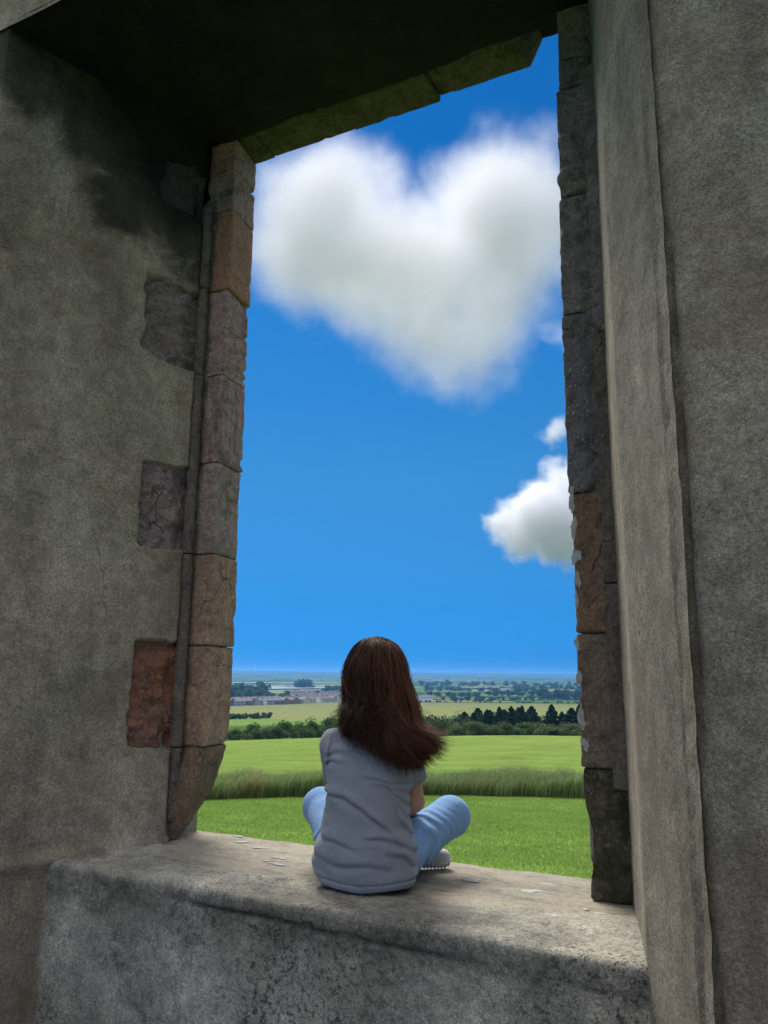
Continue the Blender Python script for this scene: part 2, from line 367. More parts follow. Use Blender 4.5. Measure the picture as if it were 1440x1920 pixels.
# right pier: splayed smooth band, then the rough inner face beyond a ragged lip
def dispR(Q, S):
    return 0.007*fbm(Q, 1.8, 3, 41)+0.0025*fbm(Q, 14, 3, 45)
band_pts = [(-0.44, 2.86), (-0.497, 2.70), (-0.43, 2.42), (-0.378, 2.19), (-0.295, 2.03), (-0.196, 1.83), (-0.190, 1.815)]
V, Fc = wallstrip(band_pts[::-1], -1.45, 2.66, 0.012, 0.014, lambda Q, S: -dispR(Q, S)-0*S)
e = V.reshape(-1, 3); rg_ = sstep(1.95, 1.83, e[:, 1]); e[:, 0] += rg_*(0.003*fbm(e*np.array([0, 0, 1]), 2, 5, 47)+0.0022*fbm(e*np.array([0, 0, 1]), 30, 3, 48)); e[:, 1] -= rg_*0.006*vnoise(e, 20, 49)
part('smooth_plaster_band', V, Fc, M_band, label='beige smoother plaster on the splayed side of the opening')
def dispR2(Q, S):   # S from the ridge to the right
    z = Q[..., 2]
    lip = 0.030+0.012*fbm(Q, 6, 4, 51)+0.012*vnoise(Q, 2, 58)
    d = 0.008*fbm(Q, 2, 4, 52)+0.004*fbm(Q, 15, 3, 53)+0.0018*vnoise(Q, 70, 54)
    d = d-0.007*sstep(0.17+0.05*fbm(Q, 4, 3, 59), 0.075, S)-0.020*np.exp(-((S-0.070-0.006*vnoise(Q, 13, 60))/0.007)**2)*sstep(-.55, .1, vnoise(Q*np.array([0, 0, 1]), 2.5, 61))
    return d
V, Fc = wallstrip([(-0.232, 1.875), (-0.190, 1.824), (-0.15, 1.802), (0.7, 1.79), (1.5, 1.79)], -1.45, 4.6, 0.012, 0.014, dispR2)
part('rough_rendered_wall', V, Fc, M_wallR, label='coarse grey render on the inner face beyond the plaster band')
V, Fc = quadbox([(1.5, 1.79), (6.2, 1.79), (6.2, 2.97), (-0.44, 2.97), (-0.44, 2.84)], -1.45, 4.6)
part('wall_core', V, Fc, M_wallR)
# soffit and wall above
def heightgrid(x0, x1, y0, y1, d, zf):
    xs = np.arange(x0, x1+d, d); ys = np.arange(y0, y1+d, d); X, Y = np.meshgrid(xs, ys, indexing='ij')
    return np.stack([X, Y, zf(X, Y)], 2).reshape(-1, 3), gridfaces(len(xs), len(ys))
def sof(X, Y):
    P = np.stack([X, Y, 0*X], 2)
    return 2.605+0.010*fbm(P, 2, 4, 61)+0.003*fbm(P, 16, 3, 62)+0.16*sstep(2.775, 2.79, Y+0.008*vnoise(P, 7, 64))+0.035*sstep(1.84, 1.79, Y)
M_sof = plaster('sooty_shaded_soffit', (0.011, 0.012, 0.012), (0.016, 0.018, 0.010), (0.005, 0.006, 0.007), rust=(0.012, 0.011, 0.008))  # shade of the underside painted near black, together with sooty dirt
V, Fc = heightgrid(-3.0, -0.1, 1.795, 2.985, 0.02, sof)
part('soffit', V, Fc[:, ::-1], M_sof, label='sooty underside of the wall above the opening, its shade painted near black')
V, Fc = merge(wallstrip([(-3.5, 1.795), (0.9, 1.795)], 2.62, 4.6, 0.03, 0.03, lambda Q, S: 0.006*fbm(Q, 3, 4, 66)),
              quadbox([(0.0, 2.985), (-3.0, 2.985)], 2.765, 4.6))
part('upper_wall', V, Fc, M_band)
V = [(-6.2, 1.79, 4.6), (6.2, 1.79, 4.6), (6.2, 2.985, 4.6), (-6.2, 2.985, 4.6)]
part('wall_top', V, [(0, 1, 2, 3)], M_wallR)

def block(poly0, poly1, z0, z1, res=0.02, amp=0.005, seed=0, rnd=0.008, axis='z', extra=None, freq=9):
    """a weathered stone: plan polygon (counter-clockwise) lofted from z0 to z1, rounded arrises, uneven faces"""
    p0 = np.array(poly0, float); p1 = np.array(poly1, float); n = len(p0); C0 = []; C1 = []; Nn = []
    for i in range(n):
        a, b = p0[i], p0[(i+1) % n]; c, d = p1[i], p1[(i+1) % n]; k = max(2, int(np.linalg.norm(b-a)/res)); t = np.arange(k)[:, None]/k
        C0.append(a+(b-a)*t); C1.append(c+(d-c)*t)
    C0 = np.concatenate(C0); C1 = np.concatenate(C1)
    for C in (C0, C1):
        for _ in range(1): C[:] = (np.roll(C, 1, 0)+2*C+np.roll(C, -1, 0))/4
    T = np.roll(C0, -1, 0)-np.roll(C0, 1, 0); Nn = np.stack([T[:, 1], -T[:, 0]], 1); Nn /= np.linalg.norm(Nn, axis=1)[:, None]+1e-9
    k = max(3, int((z1-z0)/res)); zz = np.concatenate([[0, 0.35*rnd/(z1-z0)], np.linspace(rnd/(z1-z0), 1-rnd/(z1-z0), k), [1-0.35*rnd/(z1-z0), 1]])
    ins = np.zeros(len(zz)); ins[[0, -1]] = rnd*0.9; ins[[1, -2]] = rnd*0.35
    Q = np.zeros((len(C0), len(zz), 3))
    Q[..., :2] = C0[:, None]*(1-zz)[None, :, None]+C1[:, None]*zz[None, :, None]; Q[..., 2] = z0+(z1-z0)*zz
    d = amp*fbm(Q, freq, 4, seed)*1.0+amp*0.5*vnoise(Q, 45, seed+1)-ins[None]*(1+.9*fbm(Q, 20, 3, seed+8))
    d = d-amp*2.2*sstep(0.15, 0.5, fbm(Q, 14, 3, seed+5))
    if extra: d = d+extra(Q)
    Q[..., :2] += Nn[:, None]*d[..., None]
    m, kz = len(C0), len(zz); V = Q.reshape(-1, 3); Fc = gridfaces(m, kz, True).tolist()
    V = np.concatenate([V, Q[:, 0].mean(0)[None], Q[:, -1].mean(0)[None]])
    for i in range(m):
        j = (i+1) % m; Fc.append((m*kz, j*kz, i*kz)); Fc.append((m*kz+1, i*kz+kz-1, j*kz+kz-1))
    if axis == 'x': V = V[:, [2, 0, 1]]
    return V, Fc
XO, XI, XB = -2.303, -2.272, -2.40
for nm, pl, z0_, z1_ in (('mortar', [(XB-0.03, 2.79), (XI-0.012, 2.787), (XO-0.014, 2.985), (XB-0.1, 2.985)], -0.40, 2.61), ('mortar', [(-0.635, 2.735), (-0.50, 2.73), (-0.45, 2.985), (-0.655, 2.985)], -0.60, 2.75)):
    V, Fc = block(pl, pl, z0_, z1_, 0.03, 0.002, 99); part(nm, V, Fc, S_dark)
def gro(lines, w_=0.006, dp=0.012, sl=0.0):
    """cracks: list of (z, slope) across the stone"""
    def f(Q):
        d = 0
        for z, s_ in lines: d = d-dp*np.exp(-((Q[..., 2]-z-s_*(Q[..., 1]-2.9)+0.012*vnoise(Q, 14, 77))/w_)**2)
        return d
    return f
LJ = [  # z0, z1, material, label, amp, extra
    (-0.318, 0.105, S_tan, 'tan block with brown stains', 0.006, None),
    (0.110, 0.512, S_tan, None, 0.005, None),
    (0.517, 0.938, S_grey, 'pale grey block with a long vertical crack', 0.007, None),
    (0.943, 1.362, S_striat, 'purplish block worn into upright ribs', 0.009, None),
    (1.367, 1.80, S_purple, 'pinkish block with slanting saw marks', 0.006, gro([(1.43, .3), (1.52, .2), (1.60, .4), (1.40, .1)])),
    (1.805, 2.225, S_orange, 'bright orange sandstone block', 0.003, None),
    (2.23, 2.45, S_purple, None, 0.007, gro([(2.40, .5)], 0.01, 0.02)),
    (2.455, 2.615, S_purple, None, 0.007, None)]
for i, (z0, z1, mt, lb, am, ex) in enumerate(LJ):
    j = [0, .004, -.004, .003, -.003, .004, 0, .003][i]
    poly = [(XB-0.03, 2.775), (XI+j-0.004, 2.772), (XI+j+0.004, 2.780), (XO+j, 3.0), (XB-0.10, 3.0)]
    top = [(p[0], p[1]) for p in poly]
    V, Fc = block(poly, top, z0, z1, 0.016, am, 100+i, 0.007, extra=ex, freq=9 if mt is not S_striat else 16)
    part('jamb_stone', V, Fc, mt, label=lb)
V, Fc = block([(XB-0.03, 2.745), (-2.375, 2.742), (-2.372, 2.75), (-2.43, 2.86), (-2.52, 2.90)], [(XB-0.03, 2.775), (XI-0.01, 2.772), (XI, 2.780), (XO+.002, 2.995), (XB-0.10, 3.0)], -0.70, -0.323, 0.014, 0.007, 120, 0.01,
              extra=lambda Q: 0.03*np.sin(np.clip((Q[..., 2]+0.70)/0.377, 0, 1)*math.pi))
part('jamb_stone', V, Fc, S_brownO, label='lowest block, tapering to a point on the sill')
# roll moulding between wall and jamb stones, in lengths
for i, (z0, z1) in enumerate([(-0.62, -0.325), (-0.32, 0.51), (0.515, 1.36), (1.365, 1.80), (1.805, 2.23)]):
    c = np.array([-2.385, 2.738]); a = np.linspace(0, 2*math.pi, 10, endpoint=False)[::1]
    poly = [(c[0]+0.029*math.cos(t), c[1]+0.027*math.sin(t)) for t in a]
    q0 = poly if i else [(c[0]+0.022*math.cos(t), c[1]+0.022*math.sin(t)) for t in a]
    V, Fc = block(q0, poly, z0, z1, 0.012, 0.002, 130+i, 0.004); part('roll_moulding', V, Fc, S_trim)
V, Fc = block([(-2.44, 2.765), (-2.36, 2.765), (-2.36, 2.80), (-2.44, 2.80)], [(-2.44, 2.765), (-2.36, 2.765), (-2.36, 2.80), (-2.44, 2.80)], 1.30, 2.30, 0.014, 0.012, 150, 0.01, freq=16)
part('crumbling_mortar', V, Fc, S_dark)

# right jamb stones
RJ = [(-0.70, -0.303, S_base, 'mossy bottom block with orange staining, narrow where it meets the sill', 0.009),
      (-0.298, 0.135, S_brown, 'brown block with white lichen flakes on its edge', 0.007),
      (0.14, 0.622, S_brownO, 'brown and grey block with an ochre stain', 0.006),
      (0.628, 1.30, S_darkL, 'dark block speckled with white lichen', 0.005),
      (1.305, 1.778, S_dark, None, 0.005), (1.783, 2.245, S_dark, 'dark block with peeling rounded flakes', 0.005), (2.25, 2.75, S_dark, None, 0.006)]
for i, (z0, z1, mt, lb, am) in enumerate(RJ):
    xl = [-0.647, -0.647, -0.645, -0.656, -0.652, -0.645, -0.632][i]
    bot = [(xl, 2.724), (xl+0.005, 2.716), (-0.535, 2.712), (-0.45, 2.75), (-0.45, 3.0), (xl-0.03, 3.0)]
    top = list(bot)
    ex = None
    if i == 0:
        bot = [(-0.63, 2.72), (-0.625, 2.705), (-0.515, 2.70), (-0.45, 2.75), (-0.45, 2.98), (-0.655, 2.96)]
        ex = lambda Q: -0.022*np.exp(-((Q[..., 2]+0.53)/0.09)**2)*(Q[..., 0] < -0.56)
    if i == 5:
        def ex(Q):
            d = 0
            for (bx, bz, r_) in [(-0.60, 1.86, .05), (-0.585, 1.95, .04), (-0.61, 2.02, .035), (-0.575, 1.80, .045)]:
                rr = np.hypot(Q[..., 0]-bx, Q[..., 2]-bz)/r_; d = d+0.026*np.clip(1-rr, 0, 1)**0.35
            return d
    if i in (3, 4): ex = lambda Q: -0.022*sstep(-0.585, -0.56, Q[..., 0]+0.012*fbm(Q, 13, 3, 9))*(Q[..., 1] < 2.76)*np.abs(np.sin(Q[..., 2]*33+3*vnoise(Q, 5, 8)))
    V, Fc = block(bot, top, z0, z1, 0.012, am, 200+i, 0.008, extra=ex); part('jamb_stone', V, Fc, mt, label=lb)
for i, (z0, z1) in enumerate([(-0.36, 0.3), (0.305, 1.2), (1.205, 2.3)]):
    pl = [(-0.545, 2.70), (-0.487, 2.688), (-0.47, 2.76), (-0.545, 2.76)]
    V, Fc = block(pl, pl, z0, z1, 0.012, 0.006, 230+i, 0.006, freq=14); part('edge_moulding', V, Fc, S_trim if i < 2 else S_dark)

# lintel stones, lofted along x
def lin(x0, x1, mt, lb, seed, e0=0, e1=0, dz=0.0):
    p = [(2.785, 2.622+dz), (3.0, 2.622+dz), (3.0, 2.77), (2.785, 2.77)]
    V, Fc = block([(a, b) for a, b in p], [(a, b) for a, b in p], x0, x1, 0.016, 0.0028, seed, 0.005, axis='x')
    # end faces cut on the slant, as in a skewback
    t1 = sstep(x1-0.1, x1, V[:, 0]); V[:, 0] += e1*t1*(V[:, 2]-2.622)/0.15
    part('lintel_stone', V, Fc, mt, label=lb)
lin(-2.42, -2.183, S_lintel, 'first lintel block with a chipped corner', 240, dz=-0.004)
lin(-2.178, -1.712, S_lintel, None, 241, dz=0.002)
lin(-1.707, -1.252, S_lintel, None, 242, dz=-0.004)
lin(-1.247, -0.83, S_lintel, 'last lintel block, its broken end facing the gap', 243, e1=0.075, dz=0.02)

# parapet under the opening and the stone slab on it
def yb(X):   # where the render of the parapet top has broken away from the slab
    P = np.stack([X, 0*X, 0*X], -1)
    return np.interp(X, [-2.6, -2.30, -2.257, -1.99, -1.809, -1.65, -1.52, -1.128, -0.912, -0.773, -0.605, -0.492, -0.3],
                     [2.72, 2.66, 2.51, 2.445, 2.455, 2.458, 2.49, 2.43, 2.468, 2.56, 2.545, 2.60, 2.62])+0.012*fbm(P, 9, 3, 300)
def parapet():
    X0, X1, d = -2.62, -0.26, 0.011
    xs = np.arange(X0, X1, d)
    prof = []   # (y offset from the front edge, z): up the face, round the arris, across the top
    for z in np.arange(-1.45, -0.724, d): prof.append((0.0, z))
    for a in np.linspace(0, math.pi/2, 6): prof.append((0.020-0.020*math.cos(a), -0.718+0.020*math.sin(a)))
    for y in np.arange(0.030, 0.56, d): prof.append((y, -0.698))
    prof = np.array(prof); nv = len(prof)
    X = np.repeat(xs[:, None], nv, 1); yf = np.interp(X, [-2.53, -1.15, -0.38], [2.25, 2.205, 2.185])
    off = np.repeat(prof[None, :, 0], len(xs), 0); Z = np.repeat(prof[None, :, 1], len(xs), 0)
    Q = np.stack([X, yf+off, Z], 2)
    n = 0.011*fbm(Q, 3, 4, 310)+0.006*fbm(Q, 16, 3, 311)+0.0025*vnoise(Q, 45, 312)-0.008*sstep(.25, .6, fbm(Q, 7, 4, 318))*(Z > -.80)
    fr = sstep(0.035, 0.0, off)
    # long crack under the coping
    zc = np.interp(X, [-2.53, -1.9, -1.15, -0.38], [-0.748, -0.755, -0.764, -0.785])+0.022*fbm(Q*np.array([1, 0, 0]), 5, 5, 315)
    cr = 0.022*np.exp(-((Z-zc)/0.006)**2)*sstep(-2.1, -1.8, X)*sstep(-.5, .2, vnoise(Q*np.array([1, 0, 0]), 4, 316))
    bulge = 0.003*sstep(0.0, 0.012, Z-zc)
    Y = Q[..., 1]-(n+bulge)*fr+cr*fr
    Z2 = Z+n*0.7*(1-fr)*0.6-0.006*fr*(Z > -0.72)*np.abs(vnoise(Q, 11, 320))
    top = off > 0.03
    Z2 = Z2-0.02*sstep(-0.004, 0.004, Y-yb(X))*top
    Q = np.stack([X, Y, Z2], 2)
    return Q.reshape(-1, 3), gridfaces(len(xs), nv)[:, ::1]
V, Fc = parapet(); part('parapet', V, Fc, M_para, label='grey rendered parapet below the opening, blackened along its cracked edge')
def slabz(X, Y):
    P = np.stack([X, Y, 0*X], 2)
    return -0.703+0.003*fbm(P, 4, 4, 330)+0.0015*fbm(P*np.array([1, 3, 1]), 14, 3, 331)-0.006*np.exp(-((Y-2.60-0.05*fbm(P*np.array([1, 0, 0]), 3, 3, 333)-0.04*(X+1))/0.006)**2)*(X > -1.1)*(X < -0.6)-0.03*sstep(2.975, 3.0, Y+0.012*vnoise(P, 10, 334))
V, Fc = heightgrid(-2.56, -0.40, 2.36, 3.0, 0.011, slabz)
V2, F2 = quadbox([(-2.56, 3.003), (-0.40, 3.003)], -1.7, -0.725)
part('sill_slab', *merge((V, Fc), (np.array(V2), np.array(F2))), M_slab, label='sandy worn stone slab with pale lichen spots')
def flake(c, r1, r2, nrm, seed, name='lichen_spot'):
    n = np.array(nrm, float); a = np.array([1., 0, 0]); b = np.array([0, 0, 1.])
    if abs(n[2]) > .9: a, b = np.array([1., 0, 0]), np.array([0, 1., 0])
    t = np.linspace(0, 2*math.pi, 36, endpoint=False); rr = 1+0.25*np.sin(2*t+seed)+0.16*np.sin(3*t+seed*2)+0.12*np.sin(7*t+seed*5)+0.08*np.sin(11*t+seed*3); r1 *= .8; r2 *= .8
    c = np.array(c, float); ring = c+(a*(r1*rr*np.cos(t))[:, None])+(b*(r2*rr*np.sin(t))[:, None])
    V = np.concatenate([ring, c+(ring-c)*0.8+n*0.0010, (c+n*0.0011)[None]]); m = len(t)
    Fc = [(i, (i+1) % m, m+(i+1) % m, m+i) for i in range(m)]+[(m+i, m+(i+1) % m, 2*m) for i in range(m)]
    part(name, V, Fc, M_lichen)
for i, (x, y, r1, r2) in enumerate([(-2.112, 2.872, .035, .02), (-1.984, 2.815, .033, .018), (-1.812, 2.707, .034, .016), (-1.762, 2.617, .045, .012), (-1.83, 2.64, .02, .008),
                                    (-1.047, 2.754, .045, .022), (-0.828, 2.72, .042, .03), (-0.57, 2.563, .018, .014), (-0.80, 2.83, .03, .015), (-2.20, 2.96, .03, .015), (-0.62, 2.60, .015, .01)]):
    z = -0.701 if y > 2.58 else -0.698
    flake((x, y, z+0.0005), r1, r2, (0, 0, 1), i)
for i, (x, z, r1, r2) in enumerate([(-0.640, -0.01, .011, .035), (-0.637, -0.14, .012, .05), (-0.628, -0.225, .016, .025), (-0.637, .25, .010, .03), (-0.642, .60, .014, .05), (-0.638, .50, .013, .045),
                                    (-0.634, .40, .018, .035), (-0.632, 0.32, .011, .04), (-0.642, .10, .010, .025)]):
    p = (x, 2.709, z)
    flake(p, r1, r2, (0.0, -1, 0), i+20, 'lichen_flake')
# earth floor inside the ruin
V, Fc = heightgrid(-5.5, 5.5, -4.5, 2.3, 0.5, lambda X, Y: -1.45+0.02*fbm(np.stack([X, Y, 0*X], 2), 1, 3, 350))
tag(link('floor', mdata('floor', V, Fc, simple('trodden_earth', (0.11, 0.09, 0.06), var=0.3, scale=6))), kind='structure')

# ---------------------------------------------------------------- land
kr = [0, 3, 5, 8, 15, 20, 40, 70, 110, 130, 160, 250, 350, 600, 850, 1100, 1600, 5000, 6500, 8500, 11000, 13500]
zL = [-1.45, -1.5, -1.56, -1.72, -2.22, -2.6, -4.15, -6.5, -9.05, -11, -14.5, -18, -20.5, -28, -36.5, -40.5, -42, -42, -36, -22, 4, -60]
zR = [-1.45, -1.5, -1.56, -1.72, -2.20, -2.5, -3.8, -5.55, -7.75, -9.5, -13, -16, -19, -24.5, -31, -37, -42, -41, -32, -14, 6, -60]
def height(x, y):
    r = np.hypot(x, y); ph = np.arctan2(x*rh[0]+y*rh[1], x*fh[0]+y*fh[1])
    t = np.clip((ph+R(12))/R(26), -0.4, 1.4)
    lr = np.log(r+3); lk = np.log(np.array(kr)+3)
    z = np.interp(lr, lk, zL)*(1-t)+np.interp(lr, lk, zR)*t
    P = np.stack([x, y, 0*x], -1)
    z = z+0.02*vnoise(P, 0.5, 400)*sstep(3, 8, r)+0.10*vnoise(P, 0.06, 401)*sstep(20, 60, r)+sstep(1500, 8000, r)*16*fbm(P, 1/1500, 3, 402)*sstep(14000, 9500, r)+2.5*sstep(5000, 9000, r)*vnoise(P, 1/300, 405)
    return z
def H1(x, y): return float(height(np.array([x]), np.array([y]))[0])
rr_ = np.concatenate([np.linspace(0.2, 3, 4), np.geomspace(3.3, 1000, 230), np.geomspace(1008, 14500, 330)])
az = np.concatenate([np.linspace(-180, -22, 50, endpoint=False), np.linspace(-22, 26, 520, endpoint=False), np.linspace(26, 180, 50, endpoint=False)])
Rg, Ag = np.meshgrid(rr_, np.radians(az), indexing='ij')
X = Rg*(np.cos(Ag)*fh[0]+np.sin(Ag)*rh[0]); Y = Rg*(np.cos(Ag)*fh[1]+np.sin(Ag)*rh[1]); Zt = height(X, Y)
inside = (np.abs(X) < 6.3) & (Y > -5) & (Y < 2.98); Zt = np.where(inside, Zt-0.25, Zt)
P = np.stack([X, Y, 0*X], -1)
def C(*c): return np.array(c, float)
LAWN, MEADOW, MUST, PALE = C(.125, .215, .045), C(.135, .205, .050), C(.165, .185, .07), C(.12, .19, .05)
px = 720+F*np.tan(Ag)     # column of the picture, only used to lay out the fields
col = np.zeros(X.shape+(3,)); col[:] = LAWN
n1 = fbm(P, 0.7, 4, 410)[..., None]; n2 = fbm(P, 0.05, 3, 411)[..., None]
def blend(mask, c): 
    global col
    col = col*(1-mask[..., None])+c*mask[..., None]
blend(sstep(16.3, 17, Rg), MEADOW)
blend(sstep(118, 135, Rg), C(.06, .10, .025))
blend(sstep(290, 300, Rg), PALE)
blend(sstep(372, 378, Rg+25*(Ag > -0.12)), MUST)
# patchwork of the valley
gx = (X*0.8+Y*0.6+120*fbm(P, 1/700, 2, 420)); gy = (-X*0.6+Y*0.8+90*fbm(P, 1/500, 2, 421))
sz = 170+0.030*Rg
bx = np.floor(gx/240+0.35*np.floor(gy/150)).astype(int); by = np.floor(gy/150).astype(int)
hsh = _perm[(bx*7919 ^ by*104729) & 65535]; hs2 = _perm[(bx*15485 ^ by*32452) & 65535]
PAL = np.array([(.075, .14, .03), (.10, .17, .04), (.13, .20, .05), (.17, .21, .075), (.05, .09, .03), (.22, .22, .10), (.09, .16, .035), (.04, .07, .025)])
pc = PAL[(hsh*7.99).astype(int)]*(0.85+0.3*hs2[..., None])
fx = (gx/240+0.35*np.floor(gy/150)) % 1; fy = (gy/150) % 1
edge = (np.minimum(fx, 1-fx)*240 < 9+Rg*0.001) | (np.minimum(fy, 1-fy)*150 < 9+Rg*0.004)
pc = np.where(edge[..., None], C(.022, .04, .016), pc)
woods = fbm(P, 1/420, 3, 425); pc = np.where((woods > 0.33)[..., None], C(.022, .042, .018), pc)
rb = np.interp(Ag, np.radians([-12, -8, -3, 2, 14]), [870, 930, 1130, 1080, 1000])
blend(((Rg > rb))*1.0, pc)
town = (Rg > rb) & (Rg < 1560) & (Ag < R(-1)); col = np.where(town[..., None], C(.085, .10, .055)*(1+0.3*n2), col)
col = np.where(((Rg > 1560) & (Rg < 1840) & (Ag < R(-1)))[..., None], C(.17, .20, .075)*(1+0.2*n2), col)
sand = (Rg > 1840) & (Rg < 2500+300*vnoise(P, 1/300, 430)) & (Ag < R(-4)); col = np.where(sand[..., None], C(.16, .20, .10), col)
col = np.where((Rg > 6000)[..., None], col*0.8+C(.05, .09, .04)*.2, col)
# wheel tracks in the crop field
for a0 in (-0.4, 2.6, 5.9, 9.3):
    a = R(a0)+0.012*np.sin(Rg/45+a0)
    for o_ in (-.0016, .0016): col = np.where(((np.abs(Ag-a-o_) < 0.0006) & (Rg > 380) & (Rg < 760))[..., None], MUST*0.55, col)
md = (Rg > 16) & (Rg < 125)
dry = np.clip(fbm(P, .09, 4, 440)*1.3+.55*np.exp(-((Rg-19)/7)**2), 0, 1)*md; col = col*(1-.45*dry[..., None])+C(.21, .21, .085)*.45*dry[..., None]
col = np.where(md[..., None], col*(1+.22*fbm(P*np.array([1, .45, 1]), .45, 4, 441)[..., None]), col)
col = np.where((Rg < 16)[..., None], col*(1+.28*fbm(P, 1.1, 4, 442)[..., None]), col)
col = col*(1+0.12*n1+0.10*n2)
st_ = np.sin((X*0.25+Y*0.97)*1.9)*0.05; mm = (Rg > 17) & (Rg < 125); col = np.where(mm[..., None], col*(1+st_[..., None]), col)
gm = N('grassland'); rad = gm.n('ShaderNodeVectorMath', operation='LENGTH'); gm.l(gm.c, rad.inputs[0]); rad = rad.outputs['Value']
near = gm.ramp(gm.math('DIVIDE', rad, 150.0), [(0.1, 1.0), (0.9, 0.0)])
g = gm.mix(1.0, gm.attr(), gm.ramp(gm.noise(2.2, 6, 0.75), [(0.3, 0.72), (0.7, 1.25)]), 'MULTIPLY')
g = gm.mix(1.0, g, gm.ramp(gm.noise(1, 5, 0.7, 0.3, gm.sc((0.5, 2.2, 1))), [(0.35, 0.86), (0.65, 1.12)]), 'MULTIPLY')
g = gm.mix(gm.math('MULTIPLY', near, gm.ramp(gm.noise(38, 3, 0.8), [(0.4, 0.0), (0.75, 0.6)])), g, (0.05, 0.11, 0.018))
gm.col(g); gm.b.inputs['Roughness'].default_value = 1; gm.b.inputs['Specular IOR Level'].default_value = 0.0
gm.bump(gm.noise(9, 5, 0.8), 0.6, 0.05)
gf = gridfaces(len(rr_), len(az)); a = np.arange(len(rr_)*len(az)).reshape(len(rr_), len(az))
gf = np.concatenate([gf, np.stack([a[:-1, -1], a[1:, -1], a[1:, 0], a[:-1, 0]], 1)])
me = mdata('ground', np.stack([X, Y, Zt], -1).reshape(-1, 3), gf[:, ::-1], gm.m); color_attr(me, col.reshape(-1, 3))
# make sure it faces up
if me.polygons[len(me.polygons)//2].normal.z < 0: me.flip_normals()
tag(link('ground', me), kind='structure')
def polar(pxx, r):    # ground point under picture column pxx at distance r
    d = FW*F+RT*(pxx-720)-UP*(1262-960); d = d/math.hypot(d[0], d[1]); x, y = d[0]*r, d[1]*r
    return x, y, H1(x, y)
# estuary
wm_ = N('estuary_water'); wm_.col(wm_.mix(wm_.ramp(wm_.noise(0.004, 4, 0.6), [(0.45, 0.0), (0.55, 1.0)]), (0.22, 0.23, 0.24), (0.34, 0.33, 0.31))); wm_.b.inputs['Roughness'].default_value = 0.3
def water(pts, name='water'):
    V = []
    for (p, r) in pts:
        x, y, z = polar(p, r); V.append((x, y, 0))
    zz = max(H1(v[0], v[1]) for v in V)+2.5
    V = [(v[0], v[1], zz) for v in V]
    tag(link(name, mdata(name, V, [tuple(range(len(V)))], wm_.m, False)), kind='structure')
water([(300, 1880), (420, 1870), (500, 1890), (560, 1960), (600, 2030), (622, 2080), (610, 2140), (560, 2200), (480, 2260), (380, 2300), (300, 2300)])
water([(430, 2900), (480, 2850), (520, 2920), (470, 3060), (430, 3080)])
water([(530, 3050), (570, 2960), (600, 3000), (640, 3120), (600, 3200), (560, 3180)])

# ---------------------------------------------------------------- grass
def blades(n, az0, az1, r0f, r1f, h, wd, colf, seed, segs=2, lean=0.5, even=True):
    g_ = np.random.default_rng(seed); a = np.radians(g_.uniform(az0, az1, n)); u = g_.random(n)
    r0 = r0f(a); r1 = r1f(a); r = np.sqrt(r0**2+(r1**2-r0**2)*u) if even else r0+(r1-r0)*u
    x = r*(np.cos(a)*fh[0]+np.sin(a)*rh[0]); y = r*(np.cos(a)*fh[1]+np.sin(a)*rh[1]); z = height(x, y)
    P = np.stack([x, y, 0*x], 1); cl = fbm(P, 1.3, 3, seed)
    hh = h*(0.55+0.6*g_.random(n)+0.75*cl+0.3*fbm(P, .35, 2, seed+9)); th = g_.uniform(0, 2*math.pi, n); ww = wd*(0.6+0.8*g_.random(n))
    sx_, sy_ = np.cos(th)*ww/2, np.sin(th)*ww/2
    wind = np.array([rh[0], rh[1]])*0.35
    lx = (g_.normal(0, lean, n)+wind[0])*hh; ly = (g_.normal(0, lean, n)+wind[1])*hh
    zs = np.zeros(n)
    if segs == 1:
        V = np.stack([np.stack([x-sx_, y-sy_, z-0.01], 1), np.stack([x+sx_, y+sy_, z-0.01], 1), np.stack([x+lx, y+ly, z+hh], 1)], 1).reshape(-1, 3)
        Fc = np.arange(3*n).reshape(n, 3); k = 3
    else:
        m = 0.6
        V = np.stack([np.stack([x-sx_, y-sy_, z-0.02], 1), np.stack([x+sx_, y+sy_, z-0.02], 1),
                      np.stack([x+lx*.3+sx_*.7, y+ly*.3+sy_*.7, z+hh*m], 1), np.stack([x+lx*.3-sx_*.7, y+ly*.3-sy_*.7, z+hh*m], 1), np.stack([x+lx, y+ly, z+hh*.95], 1)], 1).reshape(-1, 3)
        i = np.arange(n)*5
        Fc = np.concatenate([np.stack([i, i+1, i+2], 1), np.stack([i, i+2, i+3], 1), np.stack([i+3, i+2, i+4], 1)]); k = 5
    cc = colf(a, r, cl, g_.random(n)); return V, Fc, np.repeat(cc, k, 0)
def leafy(m, amt):      # thin leaves let some light through
    tr = m.n('ShaderNodeBsdfTranslucent'); mxs = m.n('ShaderNodeMixShader'); mxs.inputs[0].default_value = amt
    src = m.b.inputs['Base Color'].links[0].from_socket; m.l(src, tr.inputs['Color']); m.l(m.b.outputs[0], mxs.inputs[1]); m.l(tr.outputs[0], mxs.inputs[2]); m.l(mxs.outputs[0], m.o.inputs['Surface'])
bm = N('grass_blade'); bm.col(bm.attr()); leafy(bm, .45); bm.b.inputs['Roughness'].default_value = 0.7; bm.b.inputs['Specular IOR Level'].default_value = 0.15
def lawn_col(a, r, cl, q):
    return C(.185, .285, .065)*(0.6+0.7*q[:, None])*(1+.45*cl[:, None])+C(.05, .05, .0)*np.clip(cl, 0, 1)[:, None]
V, Fc, cc = blades(400000, -30, 36, lambda a: 3.3+0*a, lambda a: 16.2+0*a, 0.024, 0.008, lawn_col, 5, 1, 0.9)
me = mdata('lawn_grass', V, Fc, bm.m, False); color_attr(me, cc); tag(link('lawn_grass', me), 'short mown lawn grass just outside the opening', 'grass', kind='stuff')
